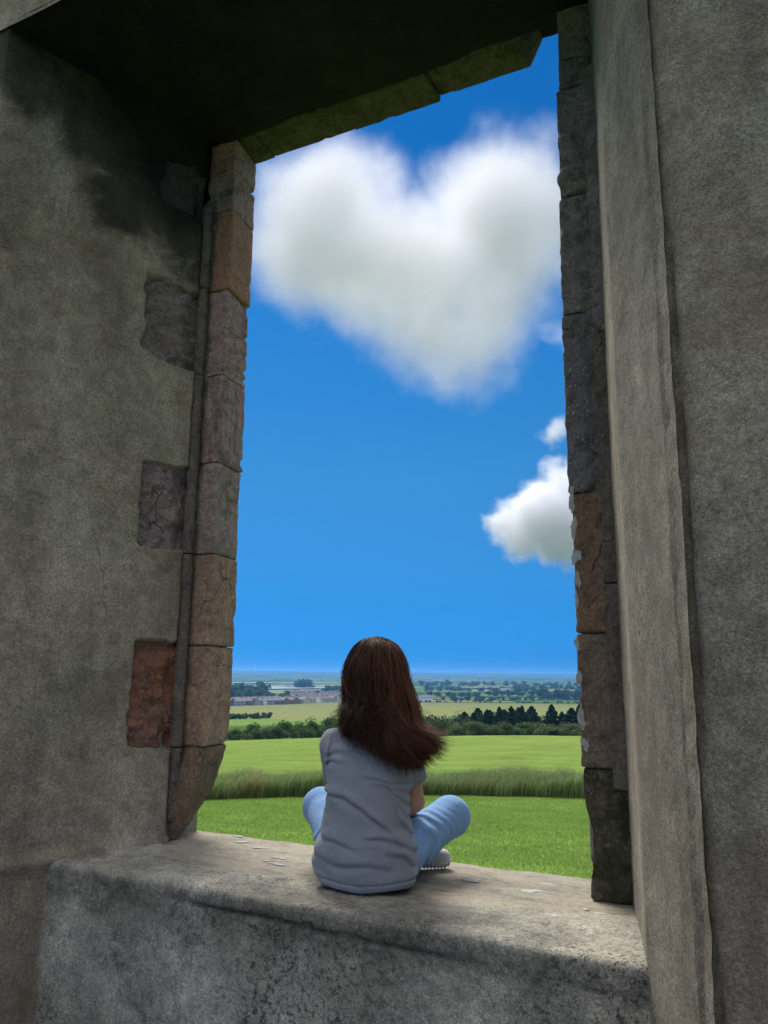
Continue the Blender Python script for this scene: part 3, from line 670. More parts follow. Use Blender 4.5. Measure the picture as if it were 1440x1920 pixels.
def tall_col(a, r, cl, q):
    c = C(.15, .235, .085)*(0.6+0.8*q[:, None]); y_ = (q > 0.80)[:, None]*1.0
    c = c*(1-y_)+C(.30, .30, .15)*y_; st = np.exp(-((a-R(-9))/0.012)**2)[:, None]*0.5
    c = c*(1-st)+C(.25, .22, .09)*st
    return c*(1+0.5*cl[:, None])
V, Fc, cc = blades(110000, -34, 42, lambda a: 15.0+1.0*(a+R(12))/R(26)+0.2*fbm(np.stack([a*9, 0*a, 0*a], -1), 3, 3, 7), lambda a: 16.8+1.0*(a+R(12))/R(26)+0.3*fbm(np.stack([a*9, 0*a, 0*a], -1), 4, 3, 8), 0.38, 0.012, tall_col, 6, 2, 0.22)
me = mdata('tall_grass', V, Fc, bm.m, False); color_attr(me, cc); tag(link('tall_grass', me), 'windblown strip of tall unmown grass between lawn and meadow', 'tall grass', kind='stuff')

V, Fc, cc = blades(14000, -22, 22, lambda a: 16.6+1.0*(a+R(12))/R(26), lambda a: 21.5+0*a, 0.22, 0.010, tall_col, 8, 2, 0.35)
me = mdata('seeding_grass', V, Fc, bm.m, False); color_attr(me, cc); tag(link('seeding_grass', me), 'thin seeding grass along the near edge of the meadow', 'grass', kind='stuff')

# ---------------------------------------------------------------- trees
def leafmat(name, c1, c2):
    m = N(name); m.col(m.mix(m.ramp(m.attr(), [(0.2, 0.0), (0.8, 1.0)]), c1, c2)); m.b.inputs['Roughness'].default_value = 0.8; m.b.inputs['Specular IOR Level'].default_value = 0.1; leafy(m, .3); return m.m
L_bush = [leafmat('hedge_leaves', (.030, .065, .018), (.085, .14, .038)), leafmat('hawthorn_leaves', (.045, .075, .025), (.10, .145, .05)), leafmat('willow_leaves', (.06, .085, .035), (.13, .165, .07))]
L_con = leafmat('conifer_needles', (.012, .034, .018), (.030, .066, .034)); M_bark = simple('bark', (0.07, 0.055, 0.04))
def crown(kind, seed, n, leaf):
    """leaf clumps through a unit-high crown (radius about 0.5)"""
    g_ = np.random.default_rng(seed)
    if kind == 'bush':
        k = 11; c = np.stack([g_.uniform(-.33, .33, k), g_.uniform(-.33, .33, k), g_.uniform(.25, .78, k)], 1); c[:, :2] *= (1.15-c[:, 2:3]*0.6)
        rad = g_.uniform(.16, .27, k); i = g_.integers(0, k, n); d = g_.normal(size=(n, 3)); d /= np.linalg.norm(d, axis=1)[:, None]
        q = g_.random(n)**0.4; p = c[i]+d*(rad[i]*q)[:, None]; p[:, 2] = np.maximum(p[:, 2], 0.02)
        sh = np.clip(0.5+0.5*d[:, 2]*q+g_.normal(0, .15, n), 0, 1)*0+g_.random(n)
        az_ = g_.normal(size=(n, 3))
    else:
        z = g_.random(n)**1.25; lay = np.floor(z*9+g_.random(n)*.8)/9; z = np.clip(.5*lay+.5*z+0.03*g_.random(n)+.02, 0, 1); R_ = 0.46*(1-z)**0.8*(0.75+0.25*g_.random(n))+0.015
        th = g_.uniform(0, 2*math.pi, n); bt = np.floor(th*9/(2*math.pi)); th = (bt+0.5+g_.normal(0, .22, n))*2*math.pi/9+lay*7; q = g_.random(n)**0.5
        p = np.stack([np.cos(th)*R_*q, np.sin(th)*R_*q, z+0.05*(q-.4)*(1-z)], 1); sh = g_.random(n); az_ = g_.normal(size=(n, 3))
    a = az_/np.linalg.norm(az_, axis=1)[:, None]; b = np.cross(a, g_.normal(size=(n, 3))); b /= np.linalg.norm(b, axis=1)[:, None]
    s = leaf*(0.6+0.8*g_.random(n))[:, None]
    V = np.stack([p-a*s, p+b*s*.7, p+a*s, p-b*s*.7], 1).reshape(-1, 3)
    return V, np.arange(4*n).reshape(n, 4), np.repeat(np.stack([sh]*3, 1), 4, 0)
def trunk_mesh(r, h, limbs, seed):
    g_ = np.random.default_rng(seed); V = []; Fc = []
    def limb(a, b, ra, rb):
        o = len(V); a = np.array(a); b = np.array(b)
        for p, r_ in ((a, ra), ((a+b)/2+g_.normal(0, .01, 3), (ra+rb)/2), (b, rb)):
            for t in range(6): V.append((p[0]+r_*math.cos(t*math.pi/3), p[1]+r_*math.sin(t*math.pi/3), p[2]))
        for k in range(2):
            for t in range(6): Fc.append((o+k*6+t, o+k*6+(t+1) % 6, o+k*6+6+(t+1) % 6, o+k*6+6+t))
    limb((0, 0, -0.05), (0, 0, h), r, r*.45)
    for _ in range(limbs):
        t = g_.uniform(.25, .7)*h; th = g_.uniform(0, 6.28); limb((0, 0, t), (math.cos(th)*.25, math.sin(th)*.25, t+.28), r*.4, r*.12)
    return V, Fc
CR = []
for k in range(4):
    V, Fc, cc = crown('bush', 50+k, 2100, 0.028); ms = []
    for mt in L_bush:
        me = mdata('crown', V, Fc, mt, False); color_attr(me, cc); ms.append(me)
    CR.append(ms)
TB = mdata('trunk', *trunk_mesh(.03, .6, 5, 1), M_bark)
CC = []
for k in range(3):
    V, Fc, cc = crown('conifer', 70+k, 2600, 0.034); me = mdata('crown', V, Fc, L_con, False); color_attr(me, cc); CC.append(me)
TC = mdata('trunk', *trunk_mesh(.018, .97, 0, 2), M_bark)
ordw = ['first', 'second', 'third', 'fourth', 'fifth', 'sixth', 'seventh', 'eighth', 'ninth', 'tenth', 'eleventh', 'twelfth', 'thirteenth', 'fourteenth', 'fifteenth', 'sixteenth', 'seventeenth', 'eighteenth', 'nineteenth', 'twentieth']
def tree(name, pxx, top_y, r, width, crownme, trunkme, label, cat, group):
    x, y, z = polar(pxx, r); zt = at(pxx, top_y, r=r)[2]; h = max(zt-z, 1.0)
    o = empty(name, (x, y, z), random.uniform(0, 6.28)); wpx = width*r/F
    c = link('crown', crownme, o, (0, 0, 0)); c.scale = (wpx, wpx, h); c.rotation_euler = (0, 0, 0)
    t = link('trunk', trunkme, o, (0, 0, 0)); t.scale = (h, h, h)
    tag(o, label, cat, group); return o
random.seed(5)
lefts = [(400, 1366, 128, 50), (437, 1361, 128, 48), (455, 1364, 122, 42), (474, 1354, 140, 46), (492, 1360, 132, 44), (508, 1352, 146, 50), (526, 1357, 132, 46), (544, 1350, 140, 52), (563, 1347, 150, 48), (580, 1353, 134, 48), (597, 1345, 148, 52), (617, 1341, 152, 50), (634, 1346, 142, 50), (655, 1344, 150, 52)]
for i, (p, ty, r, wd) in enumerate(lefts):
    tree('bushy_tree', p, ty, r, wd, CR[i % 4][[0, 1, 0, 0, 1][i % 5]], TB, f'{ordw[i]} rounded tree from the left jamb, in the belt left of the person', 'tree', 'rounded trees in the belt left of the person')
for i, (p, ty, r, wd) in enumerate([(680, 1344, 150, 54), (706, 1343, 148, 54), (732, 1346, 150, 54), (758, 1345, 148, 54)]):
    tree('bushy_tree', p, ty, r, wd, CR[i % 4][0], TB, f'{ordw[i]} rounded tree from the left among those hidden behind the hair', 'tree', 'trees of the belt behind the person')
rb_ = [(785, 1350, 140), (806, 1342, 150), (822, 1343, 145), (838, 1339, 158), (856, 1347, 132), (876, 1344, 128), (895, 1349, 124), (915, 1352, 126), (935, 1347, 134), (957, 1350, 122), (978, 1352, 126), (1000, 1347, 132), (1022, 1354, 122), (1044, 1355, 124), (1066, 1353, 120), (1088, 1351, 122), (1110, 1350, 124)]
for i, (p, ty, r) in enumerate(rb_):
    tree('bushy_tree', p, ty+2, r, 56, CR[(i+1) % 4][[2, 1, 0, 2, 2, 1, 2, 1][i % 8]], TB, f'{ordw[i]} low bushy tree from the hair tips, in front of the conifers', 'tree', 'low bushy trees in the belt right of the person')
g_j = [0, 3, -2, 4, -4, 1, -1]
cs = [(870, 1338, 168), (884, 1336, 160), (897, 1333, 168), (908, 1331, 160), (921, 1334, 166), (934, 1332, 158), (945, 1329, 168), (957, 1328, 160), (968, 1326, 166), (979, 1329, 158), (991, 1325, 166), (1003, 1337, 158), (1031, 1328, 160), (1052, 1333, 160), (1069, 1331, 156), (1081, 1321, 160), (1094, 1318, 158)]
for i, (p, ty, r) in enumerate(cs):
    tree('conifer', p+g_j[i % 7], ty-2+[0, 4, -2, 3, 1, -3, 5][i % 7], r, [74, 58, 88, 66][i % 4], CC[i % 3], TC, f'{ordw[i]} dark pointed conifer rightward from the hair, above the bushes', 'conifer', 'dark conifers behind the bushy belt')
CD = []
for k in range(3):
    V, Fc, cc = crown('bush', 150+k, 2100, 0.028); me = mdata('crown', V, Fc, L_con, False); color_attr(me, cc); CD.append(me)
for i, (p, ty, r) in enumerate([(792, 1345, 170), (815, 1341, 172), (836, 1342, 170), (858, 1340, 172), (880, 1338, 164), (902, 1338, 172), (926, 1336, 172), (950, 1336, 172), (974, 1334, 172), (996, 1339, 166), (1018, 1344, 168), (1042, 1341, 168), (1062, 1340, 164), (1088, 1334, 168)]):
    tree('rounded_tree', p, ty-5, r, [66, 74, 58][i % 3], CD[i % 3], TB, f'{ordw[i]} dark round-topped tree rightward from the hair, among the conifers', 'tree', 'dark round-topped trees among the conifers')
for i in range(22):      # the same belt goes on past both jambs
    p = [1135+45*i, 380-45*(i-11)][i > 10]
    tree('bushy_tree', p, 1352-8*(i % 3), 130+10*(i % 4), 70, CR[i % 4][i % 3], TB, 'rounded tree of the belt beyond the edge of the opening', 'tree', 'belt trees beyond the opening')
# hedges and single trees of the valley
HT = []
for k in range(3):
    V, Fc, cc = crown('bush', 90+k, 150, 0.13); me = mdata('hedgerow_tree', V, Fc, L_bush[0], False); color_attr(me, cc); HT.append(me)
def far_tree(pxx, r, h, wd, i, label, group, name='hedgerow_tree'):
    x, y, z = polar(pxx, r); o = link(name, HT[i % 3], None, (x, y, z-0.06*h)); o.scale = (wd, wd, h); o.rotation_euler = (0, 0, i*1.7)
    tag(o, label, 'tree', group)
g_ = np.random.default_rng(11); k = 0
def row(p0, p1, r0, r1, n, h, lb, grp, jit=1.0):
    global k
    for i in range(n):
        t = (i+g_.uniform(.1, .9))/n if i % 3 else g_.random(); t = min(1, max(0, t+(0.03*g_.normal() if jit > 1 else 0))); far_tree(p0+(p1-p0)*t, (r0+(r1-r0)*t)*(1+(0.004 if jit == 1 else 0.018)*g_.normal()), h*g_.uniform(.7, 1.25), h*g_.uniform(1.0, 1.9), k, lb, grp); k += 1
row(425, 515, 372, 376, 22, 2.6, 'low clipped hedge bush between pale green strip and crop field', 'hedge bushes at the edge of the crop field')
row(430, 505, 1010, 1080, 20, 15, 'dark woodland tree behind the left end of the village', 'wood beside the village')
row(430, 492, 1200, 1260, 14, 22, 'dark woodland tree behind the left end of the village', 'wood beside the village')
row(505, 575, 1040, 1090, 14, 9, 'dark tree among the houses of the village', 'trees between the village houses')
row(520, 640, 1350, 1500, 16, 9, 'dark tree among the houses of the village', 'trees between the village houses')
row(560, 582, 2080, 2120, 5, 26, 'dark clump tree by the far shore of the estuary', 'clump by the estuary')
row(612, 640, 1750, 1800, 8, 14, 'dark tree in the fields beyond the village', 'trees beyond the village')
for (a, b, r, n, h) in [(785, 1095, 1060, 30, 3.0), (820, 925, 1150, 10, 8), (915, 1000, 1230, 16, 5), (985, 1095, 1290, 12, 6), (800, 905, 1480, 22, 9), (905, 1095, 1560, 26, 12), (1015, 1095, 1350, 9, 17), (790, 1000, 1950, 24, 13), (960, 1095, 2300, 18, 14), (790, 900, 2700, 16, 18), (900, 1095, 2900, 20, 16)]:
    row(a, b, r, r*1.01, n, h, 'small dark tree or bush in the hedgerows of the valley', 'hedgerow trees of the valley', 2)

# ---------------------------------------------------------------- village
W_ = {'white': simple('white_render', (.78, .78, .76)), 'cream': simple('cream_render', (.50, .46, .38)), 'brick': simple('brick_wall', (.21, .135, .11)), 'grey': simple('grey_render', (.32, .32, .31))}
RF = {'slate': simple('slate_roof', (.19, .19, .205)), 'brown': simple('brown_tile_roof', (.20, .155, .14)), 'red': simple('red_tile_roof', (.22, .10, .07))}
M_glass = simple('window_glass', (.03, .035, .045), 0.2, 0.1, spec=0.5); M_chim = simple('chimney_brick', (.22, .14, .10))
def boxm(x0, x1, y0, y1, z0, z1):
    V = [(x, y, z) for x in (x0, x1) for y in (y0, y1) for z in (z0, z1)]
    return V, [(0, 1, 3, 2), (4, 6, 7, 5), (0, 4, 5, 1), (2, 3, 7, 6), (0, 2, 6, 4), (1, 5, 7, 3)]
_hc = {}
def hm(key, fn):
    if key not in _hc: _hc[key] = fn()
    return _hc[key]
def house(pxx, r, L, D, hw, hr, wc, rc, rot, label, group, detail=True, name='house'):
    x, y, z = polar(pxx, r); o = tag(empty(name, (x, y, z), YAW+rot), label, 'house', group)
    def wall():
        V = [(-L/2, -D/2, -1), (L/2, -D/2, -1), (L/2, D/2, -1), (-L/2, D/2, -1), (-L/2, -D/2, hw), (L/2, -D/2, hw), (L/2, D/2, hw), (-L/2, D/2, hw), (-L/2, 0, hw+hr), (L/2, 0, hw+hr)]
        return mdata('wall', V, [(0, 1, 5, 4), (2, 3, 7, 6), (1, 2, 6, 9, 5), (3, 0, 4, 8, 7)], W_[wc], False)
    def roof():
        e = .45; k_ = hr/(D/2); V = []
        for s in (-1, 1):
            for zz in (0.12, 0.42): V += [(-L/2-e, s*(D/2+e), hw-e*k_+zz), (L/2+e, s*(D/2+e), hw-e*k_+zz), (L/2+e, 0, hw+hr+zz), (-L/2-e, 0, hw+hr+zz)]
        Fc = []
        for b in (0, 8): Fc += [(b+4, b+5, b+6, b+7), (b, b+3, b+2, b+1), (b, b+1, b+5, b+4), (b, b+4, b+7, b+3), (b+1, b+2, b+6, b+5)]
        return mdata('roof', V, Fc, RF[rc], False)
    link('wall', hm(('w', L, D, hw, hr, wc), wall), o, (0, 0, 0)); rf = link('roof', hm(('r', L, D, hw, hr, rc), roof), o, (0, 0, 0))
    for s in (-.32, .3): link('chimney', hm('c', lambda: mdata('chimney', *boxm(-.4, .4, -.3, .3, -.8, 1.3), M_chim, False)), rf, (s*L, 0, hw+hr))
    if detail:
        wnm = hm('win', lambda: mdata('window', *boxm(-.7, .7, -.05, .05, -.6, .6), M_glass, False))
        n = max(2, int(L/3.2))
        for fl in ([1.4, 4.0] if hw > 4 else [1.5]):
            for i in range(n): link('window', wnm, o, ((i+.5)/n*L-L/2, -D/2-.03, fl))
fr = [(430, 880, 11, 'brick', 'brown'), (450, 882, 14, 'grey', 'slate'), (469, 893, 11, 'brick', 'brown'), (487, 905, 9, 'grey', 'slate'), (497, 910, 8, 'white', 'slate'), (507, 915, 10, 'grey', 'slate'), (520, 925, 12, 'brick', 'slate'),
      (533, 935, 12, 'brick', 'brown'), (547, 950, 12, 'brick', 'brown'), (560, 965, 9, 'brick', 'slate'), (572, 980, 11, 'cream', 'slate'), (585, 1000, 12, 'cream', 'brown'), (597, 1020, 8, 'white', 'slate'), (610, 1045, 13, 'cream', 'brown'), (624, 1070, 12, 'grey', 'brown'), (637, 1095, 9, 'white', 'slate')]
for i, (p, r, L, wc, rc) in enumerate(fr):
    house(p, r+14, L, 8.0, 4.8, 3.0, wc, rc, g_.uniform(-.9, .9) if L > 9 else 1.35, f'{ordw[i]} house of the front village row from the left, {wc} walls under a {rc} roof', 'front row of village houses')
for i in range(12):
    p = 432+i*17; r = 935+i*16
    house(p, r+25, [14, 12, 16][i % 3], 8.0, 4.8, 3.0, ['brick', 'grey', 'cream'][i % 3], ['brown', 'slate', 'slate'][i % 3], g_.uniform(-.4, .4), f'{ordw[i]} house from the left in the second village row, with a {["brown","slate","slate"][i%3]} roof', 'second row of village houses', detail=False)
for i in range(84):
    p = g_.uniform(545, 660); r = g_.uniform(1120, 1540); wc = ['white', 'white', 'cream', 'grey', 'white', 'white'][i % 6]; rc = ['slate', 'slate', 'brown'][i % 3]
    house(p, r, [8, 9, 11][i % 3], 6.0, 5.6, 2.2, wc, rc, g_.uniform(-1.6, 1.6), f'small {wc} house with a {rc} roof on the far side of the village', f'{wc} houses on the far side of the village', detail=False)
for i, (p, r, lb) in enumerate([(545, 2120, 'white farm building beside the tree clump at the estuary, nearer the water'), (553, 2130, 'white farm building touching the tree clump at the estuary'), (947, 2000, 'long white shed among the trees of the right-hand valley'), (970, 2060, 'white shed among the trees nearer the right jamb'), (790, 1130, 'pale farmhouse beside the hair edge'), (799, 1150, 'pale barn a little right of the hair edge')]):
    house(p, r, 24, 9, 5, 3, 'white', 'slate', 0.2*i, lb, 'scattered farm buildings', detail=False, name='farmhouse')
# wind turbine
M_white = simple('turbine_white', (.75, .75, .75), var=0.05)
x, y, z = polar(478, 9800)
tb = tag(empty('wind_turbine', (x, y, z), YAW), 'tiny white wind turbine on the far hills near the left jamb', 'wind turbine')
V, Fc = [], []
for zz, r_ in ((0, 3.0), (62, 1.6)):
    for t in range(10): V.append((r_*math.cos(t*.628), r_*math.sin(t*.628), zz))
Fc = [(t, (t+1) % 10, 10+(t+1) % 10, 10+t) for t in range(10)]; link('mast', mdata('mast', V, Fc, M_white), tb, (0, 0, 0))
hb = link('hub', mdata('hub', *boxm(-2, 2, -4, 4, 60.5, 64.5), M_white, False), tb, (0, 0, 0))
for q in range(3):
    t = q*2.094+0.4; V = [(1.6*math.cos(t), -3.6, 62.5-1.6*math.sin(t)), (-1.6*math.cos(t), -3.6, 62.5+1.6*math.sin(t)), (26*math.sin(t), -3.6, 62.5+26*math.cos(t)), (1.2*math.cos(t), -4.4, 62.5-1.2*math.sin(t)), (-1.2*math.cos(t), -4.4, 62.5+1.2*math.sin(t))]
    link('blade', mdata('blade', V, [(0, 1, 2), (3, 2, 4), (0, 2, 3), (1, 4, 2), (0, 3, 4, 1)], M_white, False), hb, (0, 0, 0))

# ---------------------------------------------------------------- surface nets for soft bodies
def smin(a, b, k):
    h = np.clip(0.5+0.5*(b-a)/k, 0, 1); return b*(1-h)+a*h-k*h*(1-h)
class Field:
    def __init__(s, lo, hi, d):
        s.lo = np.array(lo, float); s.d = d; s.n = np.ceil((np.array(hi)-s.lo)/d).astype(int)+1; s.F = np.full(s.n, 9.0, np.float32)
        s.ax = [s.lo[i]+d*np.arange(s.n[i]) for i in range(3)]
    def sub(s, lo, hi):
        sl = tuple(slice(max(0, int((lo[i]-s.lo[i])/s.d)), min(s.n[i], int((hi[i]-s.lo[i])/s.d)+2)) for i in range(3))
        P = np.stack(np.meshgrid(*[s.ax[i][sl[i]] for i in range(3)], indexing='ij'), -1); return sl, P
    def cone(s, a, b, ra, rb, k=0.02, sq=None):
        a, b = np.array(a, float), np.array(b, float); m = max(ra, rb)+k*2+s.d*3
        sl, P = s.sub(np.minimum(a, b)-m, np.maximum(a, b)+m); v = b-a; t = np.clip(((P-a)@v)/(v@v+1e-12), 0, 1)
        D = np.linalg.norm(P-a-t[..., None]*v, axis=-1)-(ra+(rb-ra)*t); s.F[sl] = smin(s.F[sl], D, k)
    def ell(s, c, r, k=0.02, rot=0, neg=False):
        c, r = np.array(c, float), np.array(r, float); m = r.max()+k*2+s.d*3; sl, P = s.sub(c-m, c+m); q = P-c
        if rot: q = np.stack([q[..., 0]*math.cos(rot)+q[..., 1]*math.sin(rot), -q[..., 0]*math.sin(rot)+q[..., 1]*math.cos(rot), q[..., 2]], -1)
        D = (np.linalg.norm(q/r, axis=-1)-1)*r.min()
        s.F[sl] = -smin(-s.F[sl], D, k) if neg else smin(s.F[sl], D, k)
    def chain(s, pts, rad, k=0.02):
        for i in range(len(pts)-1): s.cone(pts[i], pts[i+1], rad[i], rad[i+1], k)
    def P(s): return np.stack(np.meshgrid(*s.ax, indexing='ij'), -1)
    def mesh(s):
        F_ = s.F; I = F_ < 0; nx, ny, nz = F_.shape
        cnt = np.zeros((nx-1, ny-1, nz-1), np.float32); pos = np.zeros((nx-1, ny-1, nz-1, 3), np.float32)
        offs = [(a, b, c) for a in (0, 1) for b in (0, 1) for c in (0, 1)]
        cut = lambda o: (slice(o[0], nx-1+o[0]), slice(o[1], ny-1+o[1]), slice(o[2], nz-1+o[2]))
        for a in offs:
            for ax in range(3):
                if a[ax]: continue
                b = list(a); b[ax] = 1; fa, fb = F_[cut(a)], F_[cut(b)]; m = (fa < 0) != (fb < 0)
                t = np.where(m, fa/(fa-fb+1e-12*(fa == fb)), 0)
                p = np.zeros(m.shape+(3,), np.float32); p[:] = a; p[..., ax] = t
                pos += p*m[..., None]; cnt += m
        cell = cnt > 0; idx = np.full(cnt.shape, -1, np.int64); idx[cell] = np.arange(cell.sum())
        ii = np.argwhere(cell); V = s.lo+s.d*(ii+pos[cell]/cnt[cell][:, None]); Q = []
        for ax in range(3):
            u, v = (ax+1) % 3, (ax+2) % 3
            lo = [slice(None)]*3; hi = [slice(None)]*3; lo[ax] = slice(0, F_.shape[ax]-1); hi[ax] = slice(1, F_.shape[ax])
            e = I[tuple(lo)] != I[tuple(hi)]; q = np.argwhere(e)
            q = q[(q[:, u] > 0) & (q[:, v] > 0) & (q[:, u] < F_.shape[u]-1) & (q[:, v] < F_.shape[v]-1)]
            def c_(du, dv):
                w_ = q.copy(); w_[:, u] -= du; w_[:, v] -= dv; return idx[w_[:, 0], w_[:, 1], w_[:, 2]]
            f = np.stack([c_(1, 1), c_(0, 1), c_(0, 0), c_(1, 0)], 1); ins = I[q[:, 0], q[:, 1], q[:, 2]]
            f[~ins] = f[~ins][:, ::-1]; Q.append(f)
        return V, np.concatenate(Q)

# ---------------------------------------------------------------- the person on the sill
PO = np.array([-1.305, 2.455, -0.700]); PA = 17.0
def pobj(name, V, Fc, mat, parent=None, smooth=True, idx=None):
    me = mdata(name, V, Fc, mat, smooth, idx); o = bpy.data.objects.new(name, me); sc.collection.objects.link(o)
    if parent is None: o.location = PO; o.rotation_euler = (0, 0, R(PA))
    else: o.parent = parent
    return o
def skinmat():
    m = N('skin'); m.col(m.mix(m.noise(30, 3), (.40, .235, .17), (.48, .29, .21))); m.b.inputs['Roughness'].default_value = .5
    m.b.inputs['Subsurface Weight'].default_value = 0.08; m.b.inputs['Subsurface Scale'].default_value = 0.01; return m.m
M_skin = skinmat()
NK = (0.0, 0.045, 0.52); HC = np.array([0.010, 0.085, 0.675])   # neck base, head centre
SHR, SHL = (0.120, 0.045, 0.462), (-0.122, 0.055, 0.455)
ELR, ELL = (0.142, 0.125, 0.265), (-0.118, 0.165, 0.265)
WRR, WRL = (0.060, 0.270, 0.170), (-0.035, 0.285, 0.165)
HIR, HIL = (0.085, 0.06, 0.095), (-0.085, 0.06, 0.095)
KNR, KNL = (0.252, 0.325, 0.190), (-0.235, 0.325, 0.205)
ANR, ANL = (-0.055, 0.240, 0.065), (0.100, 0.315, 0.060)
def body():
    b = Field((-.36, -.14, -.01), (.40, .52, .86), 0.0055)
    b.chain([(0, .04, .10), (0, .0, .22), (0, .01, .34), (0, .03, .44)], [.095, .072, .072, .075], .05)
    b.cone((-.05, .05, .42), (.05, .05, .42), .056, .056, .04)
    b.cone(SHL, SHR, .042, .042, .03); b.cone((0, .05, .47), tuple(HC-[0, .01, .06]), .052, .046, .03)
    for s_, e_, w_ in ((SHR, ELR, WRR), (SHL, ELL, WRL)): b.cone(s_, e_, .043, .036, .025); b.cone(e_, w_, .037, .025, .012)
    for h_, k_, a_ in ((HIR, KNR, ANR), (HIL, KNL, ANL)): b.cone(h_, k_, .064, .046, .02); b.cone(k_, a_, .046, .032, .01)
    # head: skull, jaw, nose, eye hollows, brows, lips, chin, ears
    h = HC; b.ell(h+[0, -.010, .025], (.076, .092, .088), .01); b.ell(h+[0, .030, -.035], (.058, .062, .072), .03); b.ell(h+[0, .068, -.090], (.022, .020, .018), .02)
    b.cone(tuple(h+[0, .088, .010]), tuple(h+[0, .108, -.025]), .009, .013, .012)
    for s in (-1, 1):
        b.ell(h+[s*.031, .092, .008], (.017, .014, .012), .012, neg=True); b.ell(h+[s*.031, .078, .007], (.013, .013, .012), .004)
        b.cone(tuple(h+[s*.014, .088, .026]), tuple(h+[s*.046, .078, .026]), .007, .006, .008)
        b.ell(h+[s*.070, .004, -.005], (.010, .018, .028), .006)
    b.cone(tuple(h+[-.018, .086, -.055]), tuple(h+[.018, .086, -.055]), .008, .008, .008); b.cone(tuple(h+[-.014, .086, -.066]), tuple(h+[.014, .086, -.066]), .008, .008, .006)
    # hands folded in the lap: palm, four fingers of their own lengths, thumb
    for s, w_ in ((1, WRR), (-1, WRL)):
        w_ = np.array(w_); d = np.array([-s*.80, .55, -.22]); d /= np.linalg.norm(d); sd_ = np.array([s*.45, .75, .1]); sd_ /= np.linalg.norm(sd_); dn_ = np.array([0, .1, -1.])
        if s < 0: w_ = w_+[0, 0, -.005]
        pc_ = w_+d*.045
        for o_ in (-.026, -.009, .009, .026): b.cone(tuple(w_+d*.01+sd_*o_*.6), tuple(w_+d*.080+sd_*o_), .014, .012, .008)
        for o_, L_ in ((-.028, .052), (-.010, .066), (.009, .072), (.028, .064)):
            p0 = w_+d*.082+sd_*o_; p1 = p0+d*L_*.45+dn_*.006; p2 = p1+(d*.8+dn_*.6)*L_*.35; p3 = p2+(d*.4+dn_*.9)*L_*.28
            b.chain([tuple(p0), tuple(p1), tuple(p2), tuple(p3)], [.0088, .0082, .0075, .0066], .002)
        t0 = w_+d*.02+sd_*.022; t1 = t0+sd_*.030+d*.022; t2 = t1+d*.028+sd_*.008; b.chain([tuple(t0), tuple(t1), tuple(t2)], [.012, .010, .0085], .004)
    return b.mesh()
V, Fc = body(); person = pobj('person', V, Fc, M_skin)
tag(person, 'person with long brown hair in a blue-grey t-shirt and light jeans sitting cross-legged on the sill, seen from behind', 'person')
person['label'] = 'person in grey-blue t-shirt and light jeans sitting cross-legged on the stone sill, back turned'

def fold(P, D, a, b, amp, w_):
    a, b = np.array(a)[[0, 2]], np.array(b)[[0, 2]]; v = b-a; W = P[..., [0, 2]]; t = np.clip(((W-a)@v)/(v@v), 0, 1); d = np.linalg.norm(W-a-t[..., None]*v, axis=-1); amp = amp*(P[..., 1] < .06)
    return D-.9*amp*np.exp(-(d/(w_*1.15))**2)*np.sin(np.pi*np.clip(t*.98+.01, 0, 1))**.8*(np.clip(t, 0, 1) > 0)*(t < 1)
